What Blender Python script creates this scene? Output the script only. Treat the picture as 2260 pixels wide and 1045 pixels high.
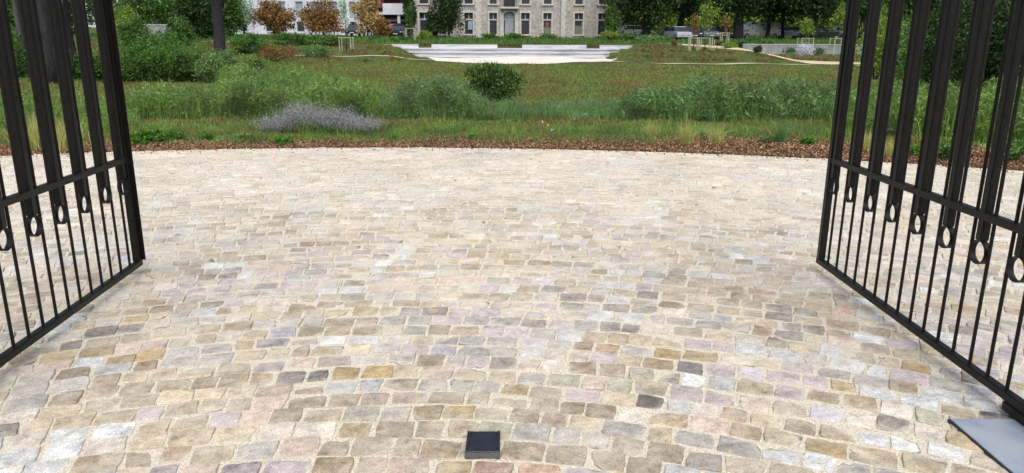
import bpy, bmesh, math, random
import numpy as np
from mathutils import Matrix, Vector
R = math.radians
random.seed(7); rng = np.random.default_rng(7)
S = bpy.context.scene
C = S.collection
for o in list(bpy.data.objects): bpy.data.objects.remove(o)

# ------------------------------------------------------------------ camera
F, TH, RO, H = 1598.0, .2588, .0046, 1.55
cam = bpy.data.cameras.new('camera'); camo = bpy.data.objects.new('camera', cam); C.objects.link(camo)
cam.sensor_fit = 'HORIZONTAL'; cam.sensor_width = 36; cam.lens = F / 2260 * 36
cam.clip_start = .05; cam.clip_end = 3000
camo.matrix_world = Matrix.Translation((0, 0, H)) @ Matrix.Rotation(math.pi/2 - TH, 4, 'X') @ Matrix.Rotation(RO, 4, 'Z')
S.camera = camo
S.render.resolution_x, S.render.resolution_y = 1024, 473

# ------------------------------------------------------------------ light
SUN_EL, SUN_AZ = 58, 172            # azimuth clockwise from +Y
w = bpy.data.worlds.new('World'); S.world = w; w.use_nodes = True
nt = w.node_tree; bg = nt.nodes['Background']
sky = nt.nodes.new('ShaderNodeTexSky'); sky.sky_type = 'NISHITA'; sky.sun_disc = False
sky.sun_elevation = R(SUN_EL); sky.sun_rotation = R(SUN_AZ)
sky.air_density = 1.0; sky.dust_density = 5.0; sky.ozone_density = 1.0
nt.links.new(sky.outputs[0], bg.inputs[0]); bg.inputs[1].default_value = .12
sl = bpy.data.lights.new('sun', 'SUN'); sl.energy = 1.5; sl.angle = R(60); sl.color = (1, .975, .93)
so = bpy.data.objects.new('sun', sl); C.objects.link(so)
dv = Vector((math.sin(R(SUN_AZ))*math.cos(R(SUN_EL)), math.cos(R(SUN_AZ))*math.cos(R(SUN_EL)), math.sin(R(SUN_EL))))
so.rotation_euler = dv.to_track_quat('Z', 'Y').to_euler(); so.location = (0, 0, 30)
S.view_settings.view_transform = 'Standard'; S.view_settings.look = 'None'
S.view_settings.exposure = .58; S.view_settings.gamma = 1

# ------------------------------------------------------------------ pixel -> world
def wp(u, v, Y):
    """world X, Z of the photograph's pixel (u, v) at forward distance Y"""
    cr, sr = math.cos(RO), math.sin(RO)
    dx, dy = u-1130, v-522.5
    x = cr*dx + sr*dy; y = -sr*dx + cr*dy
    el = -TH - math.atan(y/F)
    zr = Y*math.tan(el)
    return x*(Y*math.cos(TH) - zr*math.sin(TH))/F, zr + H

def sstep(a, b, x):
    t = np.clip((x-a)/(b-a), 0, 1); return t*t*(3-2*t)

CX, CY, CR = -1.30, -6.07, 17.32        # rim circle of the paved court
def terrain(x, y):
    x = np.asarray(x, float); y = np.asarray(y, float)
    base = np.interp(y, [-50, 11, 14, 45, 47, 58, 60, 66, 90, 130, 160, 240, 900],
                        [0, .03, .12, .40, .42, .55, .55, 1.62, 2.3, 4.5, 9, 30, 60])
    side = np.interp(y, [-50, 11, 14, 45, 48, 53, 62, 90, 130, 160, 240, 900],
                        [0, .03, .12, .40, .46, 1.0, 1.58, 2.3, 4.5, 9, 30, 60])
    hw = np.interp(y, [45, 50, 58, 60, 66], [5.8, 6.2, 7.0, 8, 11])
    k = sstep(0, 2.2, np.abs(x-.0)-hw)
    # sandy path side is lower on the right
    low = np.interp(y, [-50, 11, 14, 45, 48, 55, 61.9, 62.2, 90, 130, 160, 240, 900],
                       [0, .03, .12, .40, .46, .60, .74, 1.58, 2.3, 4.5, 9, 30, 60])
    k2 = sstep(17.6, 20.6, x)
    z = base*(1-k) + (side*(1-k2)+low*k2)*k
    z = z + sstep(12, 18, y)*(.05*np.sin(x*.6+y*.23)+.04*np.sin(x*.27-y*.41)+.02*np.sin(1.7*x+y*1.1))
    r = np.hypot(x-CX, y-CY)
    d = r-CR
    z = z*sstep(0, 2.5, d) + .07*sstep(0, .5, d)*(1-sstep(.9, 2.6, d)) - .03*(1-sstep(-.12, .03, d))
    return z
def gnd(u, v):
    """point of the ground seen at pixel (u, v)"""
    Y = 5.0
    while Y < 200:
        X, Z = wp(u, v, Y)
        if Z <= float(terrain(X, Y)): return X, Y
        Y += .1 if Y < 30 else .4
    return X, Y

# ------------------------------------------------------------------ materials
def srgb(r, g, b):
    def f(c):
        c /= 255.
        return c/12.92 if c <= .04045 else ((c+.055)/1.055)**2.4
    return (f(r), f(g), f(b), 1)
def newmat(name):
    m = bpy.data.materials.new(name); m.use_nodes = True
    return m, m.node_tree, m.node_tree.nodes['Principled BSDF']
def noise_mat(name, cols, scale=5, rough=.8, bump=0, bscale=None, detail=6, metallic=0, stretch=None, spec=.5):
    m, t, b = newmat(name)
    N, L = t.nodes, t.links
    tc = N.new('ShaderNodeTexCoord'); src = tc.outputs['Object']
    if stretch:
        mp = N.new('ShaderNodeMapping'); mp.inputs['Scale'].default_value = stretch
        L.new(src, mp.inputs[0]); src = mp.outputs[0]
    n = N.new('ShaderNodeTexNoise'); n.inputs['Scale'].default_value = scale; n.inputs['Detail'].default_value = detail
    n.inputs['Roughness'].default_value = .65
    L.new(src, n.inputs['Vector'])
    r = N.new('ShaderNodeValToRGB'); e = r.color_ramp.elements
    lo, hi = .32, .68
    e[0].position = lo; e[0].color = cols[0]; e[1].position = hi; e[1].color = cols[-1]
    for i in range(1, len(cols)-1):
        x = e.new(lo + (hi-lo)*i/(len(cols)-1)); x.color = cols[i]
    L.new(n.outputs[0], r.inputs[0]); L.new(r.outputs[0], b.inputs['Base Color'])
    b.inputs['Roughness'].default_value = rough; b.inputs['Metallic'].default_value = metallic
    b.inputs['Specular IOR Level'].default_value = spec
    if bump:
        n2 = N.new('ShaderNodeTexNoise'); n2.inputs['Scale'].default_value = bscale or scale*6; n2.inputs['Detail'].default_value = 4
        L.new(src, n2.inputs['Vector'])
        bp = N.new('ShaderNodeBump'); bp.inputs['Strength'].default_value = bump; bp.inputs['Distance'].default_value = .01
        L.new(n2.outputs[0], bp.inputs['Height']); L.new(bp.outputs[0], b.inputs['Normal'])
    return m
def leaf_mat(name, cols, trans=.25, rough=.6, patch=None, pscale=.8):
    """leaves: colour by leaf (random per island), softly mixed with a patch colour"""
    m, t, b = newmat(name)
    N, L = t.nodes, t.links
    g = N.new('ShaderNodeNewGeometry')
    r = N.new('ShaderNodeValToRGB'); e = r.color_ramp.elements
    e[0].color = cols[0]; e[1].color = cols[-1]
    for i in range(1, len(cols)-1):
        x = e.new(i/(len(cols)-1)); x.color = cols[i]
    L.new(g.outputs['Random Per Island'], r.inputs[0]); out = r.outputs[0]
    if patch:
        tc = N.new('ShaderNodeTexCoord'); n = N.new('ShaderNodeTexNoise'); n.inputs['Scale'].default_value = pscale
        n.inputs['Detail'].default_value = 3
        L.new(tc.outputs['Object'], n.inputs['Vector'])
        rr = N.new('ShaderNodeMapRange'); rr.inputs[1].default_value = .42; rr.inputs[2].default_value = .66
        rr.inputs[3].default_value = 0; rr.inputs[4].default_value = .85
        L.new(n.outputs[0], rr.inputs[0])
        mx = N.new('ShaderNodeMix'); mx.data_type = 'RGBA'
        L.new(rr.outputs[0], mx.inputs[0]); L.new(out, mx.inputs[6]); mx.inputs[7].default_value = patch
        out = mx.outputs[2]
    L.new(out, b.inputs['Base Color']); b.inputs['Roughness'].default_value = rough
    b.inputs['Specular IOR Level'].default_value = .25
    if trans:
        tr = N.new('ShaderNodeBsdfTranslucent'); L.new(out, tr.inputs[0])
        ms = N.new('ShaderNodeMixShader'); ms.inputs[0].default_value = trans
        L.new(b.outputs[0], ms.inputs[1]); L.new(tr.outputs[0], ms.inputs[2])
        L.new(ms.outputs[0], N['Material Output'].inputs['Surface'])
    return m
def plain(name, col, rough=.5, metallic=0, spec=.5):
    return noise_mat(name, [tuple(c*.88 for c in col[:3])+(1,), tuple(min(1, c*1.1) for c in col[:3])+(1,)], 3, rough, metallic=metallic, spec=spec)

M = {}
M['iron'] = noise_mat('black_iron', [(.002, .0016, .0011, 1), (.0045, .0036, .0026, 1), (.012, .0095, .007, 1)], 60, .42, .25, 300, spec=.27)
M['steel'] = noise_mat('steel_plate', [srgb(118, 128, 142), srgb(144, 155, 168), srgb(160, 165, 166)], 4, .5, .1, 60, metallic=.1)
M['plastic'] = noise_mat('black_cast', [(.006, .006, .008, 1), (.02, .02, .024, 1)], 30, .38, .25, 160)
M['screw'] = plain('screw_steel', (.05, .05, .055, 1), .35, .8)
M['bark'] = noise_mat('bark', [(.008, .007, .009, 1), (.024, .021, .026, 1), (.05, .044, .048, 1)], 6, .95, 1.0, 22, stretch=(4, 4, .8))
M['bark2'] = noise_mat('grey_bark', [(.06, .055, .06, 1), (.16, .15, .155, 1)], 6, .95, .9, 22, stretch=(4, 4, .8))
M['wood'] = noise_mat('stake_wood', [srgb(150, 150, 125), srgb(190, 185, 160)], 8, .8, .2, 40, stretch=(5, 5, .6))
M['white'] = noise_mat('white_render', [srgb(182, 188, 202), srgb(206, 211, 222)], .6, .8)
M['white2'] = noise_mat('balcony_white', [srgb(190, 196, 210), srgb(215, 218, 226)], 1, .6)
M['red'] = plain('red_panel', srgb(120, 38, 50), .5)
M['winglass'] = plain('window_glass', (.035, .045, .055, 1), .12)
M['palewin'] = plain('pale_blind', srgb(140, 160, 180), .5)
M['winframe'] = plain('painted_frame', srgb(175, 178, 180), .6)
M['trim'] = noise_mat('pale_stone_trim', [srgb(165, 165, 165), srgb(200, 196, 188)], 3, .85, .2, 20)
M['board'] = plain('boarded_panel', srgb(110, 112, 100), .8)
M['orange'] = plain('orange_panel', srgb(126, 78, 52), .8)
M['doorgrey'] = plain('grey_door_paint', srgb(150, 155, 165), .6)
M['roof'] = noise_mat('slate_roof', [(.05, .05, .055, 1), (.09, .09, .1, 1)], 4, .7)
M['concrete'] = noise_mat('grey_concrete', [srgb(112, 118, 120), srgb(150, 155, 156)], 1.5, .9, .2, 30)
M['tyre'] = plain('rubber', (.01, .01, .01, 1), .8)
M['rim'] = plain('rim_metal', (.3, .3, .32, 1), .4, .6)
M['lamp'] = plain('headlight_glass', (.5, .52, .55, 1), .15)
M['plate_w'] = plain('number_plate', (.5, .5, .48, 1), .5)
M['flower_white'] = leaf_mat('white_petals', [srgb(190, 190, 200), srgb(225, 225, 235)], .2)

# old stone wall
def stone_wall():
    m, t, b = newmat('old_stone_wall'); N, L = t.nodes, t.links
    tc = N.new('ShaderNodeTexCoord')
    mp = N.new('ShaderNodeMapping'); mp.inputs['Rotation'].default_value = (R(90), 0, 0)
    L.new(tc.outputs['Object'], mp.inputs[0])
    br = N.new('ShaderNodeTexBrick'); br.inputs['Scale'].default_value = 1
    br.inputs['Brick Width'].default_value = .75; br.inputs['Row Height'].default_value = .32; br.inputs['Mortar Size'].default_value = .02
    br.inputs['Color1'].default_value = srgb(168, 166, 164); br.inputs['Color2'].default_value = srgb(132, 128, 128); br.inputs['Mortar'].default_value = srgb(150, 147, 140)
    L.new(mp.outputs[0], br.inputs['Vector'])
    n = N.new('ShaderNodeTexNoise'); n.inputs['Scale'].default_value = .45; n.inputs['Detail'].default_value = 8; n.inputs['Roughness'].default_value = .75
    L.new(tc.outputs['Object'], n.inputs['Vector'])
    r = N.new('ShaderNodeValToRGB'); e = r.color_ramp.elements
    e[0].position = .38; e[0].color = srgb(150, 149, 154); e[1].position = .62; e[1].color = srgb(186, 178, 156)
    L.new(n.outputs[0], r.inputs[0])
    mx = N.new('ShaderNodeMix'); mx.data_type = 'RGBA'; mx.inputs[0].default_value = .55
    L.new(br.outputs[0], mx.inputs[6]); L.new(r.outputs[0], mx.inputs[7]); L.new(mx.outputs[2], b.inputs['Base Color'])
    n2 = N.new('ShaderNodeTexNoise'); n2.inputs['Scale'].default_value = 3; n2.inputs['Detail'].default_value = 8
    L.new(tc.outputs['Object'], n2.inputs['Vector'])
    mm = N.new('ShaderNodeMix'); mm.data_type = 'RGBA'; mm.blend_type = 'MULTIPLY'; mm.inputs[0].default_value = .55
    rr = N.new('ShaderNodeMapRange'); rr.inputs[1].default_value = .3; rr.inputs[2].default_value = .7; rr.inputs[3].default_value = .45; rr.inputs[4].default_value = 1.5
    L.new(n2.outputs[0], rr.inputs[0]); L.new(mx.outputs[2], mm.inputs[6]); L.new(rr.outputs[0], mm.inputs[7])
    L.new(mm.outputs[2], b.inputs['Base Color']); b.inputs['Roughness'].default_value = .95
    return m
M['stone'] = stone_wall()
# amphitheatre stone
M['tier'] = noise_mat('pale_cut_stone', [srgb(150, 154, 160), srgb(188, 190, 194), srgb(206, 205, 203)], .9, .85, .15, 30, detail=9, stretch=(.35, 1, 3))
M['apron'] = noise_mat('pale_compacted_sand', [srgb(198, 193, 182), srgb(218, 212, 198)], .8, .95, .2, 60)
M['sandpath'] = noise_mat('sandy_path', [srgb(170, 152, 128), srgb(205, 190, 162)], .9, .95, .3, 60)

# ------------------------------------------------------------------ mesh helpers
def tag(o, label=None, cat=None, group=None, kind=None):
    if label: o['label'] = label
    if cat: o['category'] = cat
    if group: o['group'] = group
    if kind: o['kind'] = kind
    return o
def root(name, label, cat, loc=(0, 0, 0), rz=0, group=None):
    o = bpy.data.objects.new(name, None); C.objects.link(o); o.empty_display_size = .2
    o.location = loc; o.rotation_euler = (0, 0, rz)
    return tag(o, label, cat, group)
def npmesh(name, V, Fa, mat, parent=None, smooth=False, cols=None, local=False):
    """V (n,3) world coordinates (local to the parent if local), Fa (m,k) or list of such"""
    V = np.asarray(V, np.float32)
    if parent is not None and not local:
        off = np.zeros(3); p = parent
        while p is not None: off += np.array(p.location); p = p.parent
        V = V - off.astype(np.float32)
    Fs = Fa if isinstance(Fa, list) else [Fa]
    me = bpy.data.meshes.new(name)
    me.vertices.add(len(V)); me.vertices.foreach_set('co', V.ravel())
    ls = [f.shape[1] for f in Fs for _ in range(len(f))] if len(Fs) > 1 else None
    idx = np.concatenate([np.asarray(f, np.int32).ravel() for f in Fs])
    tot = np.concatenate([np.full(len(f), f.shape[1], np.int32) for f in Fs])
    st = np.concatenate([[0], np.cumsum(tot)[:-1]]).astype(np.int32)
    me.loops.add(len(idx)); me.loops.foreach_set('vertex_index', idx)
    me.polygons.add(len(tot)); me.polygons.foreach_set('loop_start', st)
    me.polygons.foreach_set('use_smooth', np.full(len(tot), bool(smooth)))
    me.update(calc_edges=True); me.validate()
    if cols is not None:
        a = me.attributes.new('tint', 'FLOAT_COLOR', 'FACE'); a.data.foreach_set('color', np.asarray(cols, np.float32).ravel())
    me.materials.append(mat)
    o = bpy.data.objects.new(name, me); C.objects.link(o)
    if parent is not None: o.parent = parent
    return o
BF = np.array([[0, 3, 2, 1], [4, 5, 6, 7], [0, 1, 5, 4], [1, 2, 6, 5], [2, 3, 7, 6], [3, 0, 4, 7]])
class MB:
    def __init__(s): s.v = []; s.f = {}; s.n = 0
    def add(s, V, Fa):
        V = np.asarray(V, float).reshape(-1, 3); Fa = np.asarray(Fa)
        s.v.append(V); s.f.setdefault(Fa.shape[1], []).append(Fa+s.n); s.n += len(V); return s
    def box(s, x0, x1, y0, y1, z0, z1):
        return s.add([(x0, y0, z0), (x1, y0, z0), (x1, y1, z0), (x0, y1, z0), (x0, y0, z1), (x1, y0, z1), (x1, y1, z1), (x0, y1, z1)], BF)
    def tube(s, pts, rad, n=8, cap=True):
        pts = [np.array(p, float) for p in pts]; k = len(pts); V = []
        for i, p in enumerate(pts):
            d = pts[min(i+1, k-1)] - pts[max(i-1, 0)]; d /= np.linalg.norm(d)+1e-9
            a = np.cross(d, (0, 1, 0) if abs(d[1]) < .9 else (1, 0, 0)); a /= np.linalg.norm(a); b = np.cross(d, a)
            for j in range(n):
                t = 2*math.pi*j/n; V.append(p + rad[i]*(a*math.cos(t)+b*math.sin(t)))
        Fq = [[i*n+j, i*n+(j+1) % n, (i+1)*n+(j+1) % n, (i+1)*n+j] for i in range(k-1) for j in range(n)]
        s.add(V, Fq)
        if cap and n == 8:
            pass
        if cap:
            b0 = s.n-len(V)
            s.f.setdefault(3, []).append(np.array([[b0+(k-1)*n, b0+(k-1)*n+j, b0+(k-1)*n+j+1] for j in range(1, n-1)]))
            s.f.setdefault(3, []).append(np.array([[b0, b0+j+1, b0+j] for j in range(1, n-1)]))
        return s
    def prism(s, poly, y0, y1):
        """polygon in x,z extruded along y"""
        n = len(poly)
        V = [(x, y0, z) for x, z in poly]+[(x, y1, z) for x, z in poly]
        s.add(V, [[i, (i+1) % n, n+(i+1) % n, n+i] for i in range(n)])
        b0 = s.n-2*n
        s.f.setdefault(n, []).append(np.array([[b0+i for i in range(n)][::-1]])) if n > 4 else s.f.setdefault(n, []).append(np.array([[b0+i for i in range(n)][::-1]]))
        s.f[n].append(np.array([[b0+n+i for i in range(n)]]))
        return s
    def build(s, name, mat, parent=None, smooth=False, local=False, bevel=0):
        o = npmesh(name, np.concatenate(s.v), [np.concatenate(f) for f in s.f.values()], mat, parent, smooth, None, local)
        if bevel:
            bm = bmesh.new(); bm.from_mesh(o.data)
            bmesh.ops.bevel(bm, geom=[e for e in bm.edges if e.is_manifold and e.calc_face_angle(0) > .5], offset=bevel, segments=2, affect='EDGES')
            bm.to_mesh(o.data); bm.free()
        return o
def dup(o, parent=None, loc=None, label=None):
    c = o.copy(); C.objects.link(c)
    if parent is not None: c.parent = parent
    if loc is not None: c.location = loc
    if label: c['label'] = label
    for ch in [q for q in C.objects if q.parent is o]: dup(ch, c)
    return c

def unit(n):
    v = rng.normal(size=(n, 3)); return v/np.linalg.norm(v, axis=1)[:, None]
def leaf_quads(P, L, W, up=0.0, dirs=None):
    """diamond leaves at P with half length L, half width W"""
    n = len(P); a = unit(n) if dirs is None else dirs + .35*rng.normal(size=(n, 3))
    a[:, 2] += up; a /= np.linalg.norm(a, axis=1)[:, None]
    b = np.cross(a, unit(n)); b /= np.linalg.norm(b, axis=1)[:, None]
    L = np.broadcast_to(L, n)[:, None]*rng.uniform(.6, 1.3, (n, 1)); W = np.broadcast_to(W, n)[:, None]*rng.uniform(.7, 1.2, (n, 1))
    V = np.stack([P-a*L, P+b*W, P+a*L, P-b*W], 1).reshape(-1, 3)
    return V, np.arange(4*n).reshape(n, 4)
def blades(P, hgt, wid, lean=.35, bend=.3):
    """grass blades: quad + triangle, standing on P"""
    n = len(P); t = rng.uniform(0, 2*np.pi, n); d = np.stack([np.cos(t), np.sin(t), 0*t], 1)
    t2 = rng.uniform(0, 2*np.pi, n); s = np.stack([np.cos(t2), np.sin(t2), 0*t2], 1)
    h = (np.broadcast_to(hgt, n)*rng.uniform(.55, 1.25, n))[:, None]; wd = (np.broadcast_to(wid, n)*rng.uniform(.7, 1.3, n))[:, None]
    ln = (np.abs(rng.normal(0, lean, n)))[:, None]
    mid = P + d*h*ln*.5 + np.array([0, 0, 1])*h*.55
    tip = P + d*h*ln*(1.1+bend) + np.array([0, 0, 1])*h*(1-.3*ln*ln)
    V = np.stack([P-s*wd, P+s*wd, mid+s*wd*.8, mid-s*wd*.8, tip], 1).reshape(-1, 3)
    i = np.arange(n)*5
    return V, [np.stack([i, i+1, i+2, i+3], 1), np.stack([i+3, i+2, i+4], 1)]
def crown_pts(c, r, nclump, nleaf, spread=.28, shell=.55, flat=False):
    """leaf centres clumped through an ellipsoid"""
    u = unit(nclump)
    rad = rng.uniform(shell, 1, nclump)[:, None]
    cc = u*rad
    if flat: cc[:, 2] = np.abs(cc[:, 2])
    k = rng.integers(0, nclump, nleaf)
    sz = rng.uniform(.6, 1.3, nclump)[k][:, None]
    p = cc[k] + rng.normal(size=(nleaf, 3))*spread*sz*.5
    return np.array(c)+p*np.array(r)

# ------------------------------------------------------------------ ground
def ground_mat():
    m, t, b = newmat('meadow_ground'); N, L = t.nodes, t.links
    tc = N.new('ShaderNodeTexCoord'); P = tc.outputs['Object']
    def nz(s, d=5):
        n = N.new('ShaderNodeTexNoise'); n.inputs['Scale'].default_value = s; n.inputs['Detail'].default_value = d
        n.inputs['Roughness'].default_value = .7; L.new(P, n.inputs['Vector']); return n.outputs[0]
    def ramp(x, lo, hi, a=None, bb=None):
        r = N.new('ShaderNodeMapRange'); r.inputs[1].default_value = lo; r.inputs[2].default_value = hi; L.new(x, r.inputs[0]); return r.outputs[0]
    def mix(f, a, bb):
        mx = N.new('ShaderNodeMix'); mx.data_type = 'RGBA'; L.new(f, mx.inputs[0])
        for q, i in ((a, 6), (bb, 7)):
            if isinstance(q, tuple): mx.inputs[i].default_value = q
            else: L.new(q, mx.inputs[i])
        return mx.outputs[2]
    g = mix(ramp(nz(9), .35, .65), (.030, .052, .014, 1), (.085, .13, .038, 1))
    g = mix(ramp(nz(.55), .54, .68), g, (.12, .085, .045, 1))
    g = mix(ramp(nz(.33), .55, .7), g, (.085, .125, .03, 1))
    g = mix(ramp(nz(2.3), .62, .72), g, (.15, .075, .045, 1))
    L.new(g, b.inputs['Base Color']); b.inputs['Roughness'].default_value = 1; b.inputs['Specular IOR Level'].default_value = .1
    bp = N.new('ShaderNodeBump'); bp.inputs['Strength'].default_value = .8; bp.inputs['Distance'].default_value = .06
    L.new(nz(7), bp.inputs['Height']); L.new(bp.outputs[0], b.inputs['Normal'])
    return m
M['ground'] = ground_mat()
ys = np.unique(np.concatenate([np.arange(-60, -2, 6.), np.arange(-2, 16, .12), np.arange(16, 70, .5), np.arange(70, 140, 2.), np.geomspace(140, 1500, 30)]))
xs = np.unique(np.concatenate([-np.geomspace(24, 1200, 26), np.arange(-24, 24.01, .3), np.geomspace(24, 1200, 26)]))
XX, YY = np.meshgrid(xs, ys); ZZ = terrain(XX, YY)
V = np.stack([XX, YY, ZZ], -1).reshape(-1, 3); nx, ny = len(xs), len(ys)
i = (np.arange(ny-1)[:, None]*nx + np.arange(nx-1)[None]).ravel()
g = npmesh('ground', V, np.stack([i, i+1, i+nx+1, i+nx], 1), M['ground'], smooth=True); tag(g, kind='structure')

# ------------------------------------------------------------------ paved court
def sand_nodes(t):
    N, L = t.nodes, t.links
def paver_mat():
    m, t, b = newmat('stone_setts'); N, L = t.nodes, t.links
    at = N.new('ShaderNodeAttribute'); at.attribute_name = 'tint'
    tc = N.new('ShaderNodeTexCoord'); P = tc.outputs['Object']
    def nz(s, d=4, rgh=.6):
        n = N.new('ShaderNodeTexNoise'); n.inputs['Scale'].default_value = s; n.inputs['Detail'].default_value = d
        n.inputs['Roughness'].default_value = rgh; L.new(P, n.inputs['Vector']); return n.outputs[0]
    def mr(x, a, bb, c, d):
        r = N.new('ShaderNodeMapRange'); r.inputs[1].default_value = a; r.inputs[2].default_value = bb
        r.inputs[3].default_value = c; r.inputs[4].default_value = d; L.new(x, r.inputs[0]); return r.outputs[0]
    def mix(f, a, bb, bt='MIX'):
        mx = N.new('ShaderNodeMix'); mx.data_type = 'RGBA'; mx.blend_type = bt
        for q, i in ((f, 0), (a, 6), (bb, 7)):
            if isinstance(q, (tuple, float)): mx.inputs[i].default_value = q
            else: L.new(q, mx.inputs[i])
        return mx.outputs[2]
    c = mix(1.0, at.outputs['Color'], mr(nz(10, 8, .82), .34, .66, .46, 1.42), 'MULTIPLY')
    c = mix(1.0, c, mr(nz(230, 2), .3, .7, .5, 1.52), 'MULTIPLY')
    # dark flecks
    c = mix(mr(nz(95, 2, .5), .66, .72, 0., .45), c, (.09, .075, .06, 1))
    # jointing sand lying low and dusted over the stones
    sp = N.new('ShaderNodeSeparateXYZ'); L.new(P, sp.inputs[0])
    low = mr(sp.outputs[2], -.002, .0022, .75, 0.)
    dust = mr(nz(2.2, 10, .85), .43, .62, .0, .8)
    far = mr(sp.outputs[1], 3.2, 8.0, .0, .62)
    def math_(op, a, bb):
        q = N.new('ShaderNodeMath'); q.operation = op; q.use_clamp = True
        for z, i in ((a, 0), (bb, 1)):
            if isinstance(z, float): q.inputs[i].default_value = z
            else: L.new(z, q.inputs[i])
        return q.outputs[0]
    gr = mr(nz(120, 3, .7), .35, .65, .45, 1.)
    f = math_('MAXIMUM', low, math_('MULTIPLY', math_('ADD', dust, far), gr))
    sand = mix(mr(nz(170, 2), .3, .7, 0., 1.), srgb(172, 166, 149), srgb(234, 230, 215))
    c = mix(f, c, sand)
    # crevice shade painted as a thin dark line on the low stone edges
    side = mr(sp.outputs[2], -.0005, -.0025, 0., .8)
    c = mix(math_('MULTIPLY', side, mr(nz(5, 5, .7), .42, .56, 0., 1.)), c, (.07, .058, .045, 1))
    c = mix(1.0, c, mr(nz(.8, 8, .75), .34, .66, .80, 1.1), 'MULTIPLY')
    L.new(c, b.inputs['Base Color']); b.inputs['Roughness'].default_value = .85; b.inputs['Specular IOR Level'].default_value = .3
    bp = N.new('ShaderNodeBump'); bp.inputs['Strength'].default_value = .5; bp.inputs['Distance'].default_value = .004
    L.new(nz(90, 5, .7), bp.inputs['Height']); L.new(bp.outputs[0], b.inputs['Normal'])
    return m
M['setts'] = paver_mat()
PAL = [((196, 178, 146), 15), ((182, 164, 134), 11), ((160, 138, 108), 9), ((176, 172, 166), 11), ((184, 170, 176), 12),
       ((208, 200, 184), 13), ((204, 210, 212), 8), ((204, 180, 164), 6), ((138, 128, 120), 4.5), ((184, 158, 104), 4), ((186, 146, 122), .8), ((176, 174, 150), 2.5), ((188, 182, 200), 2), ((118, 112, 112), 1.0)]
PC = np.array([srgb(*p)[:3] for p, _ in PAL]); PWt = np.array([w_ for _, w_ in PAL]); PWt = PWt/PWt.sum()
OX, OY = -.45, -1.0
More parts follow.
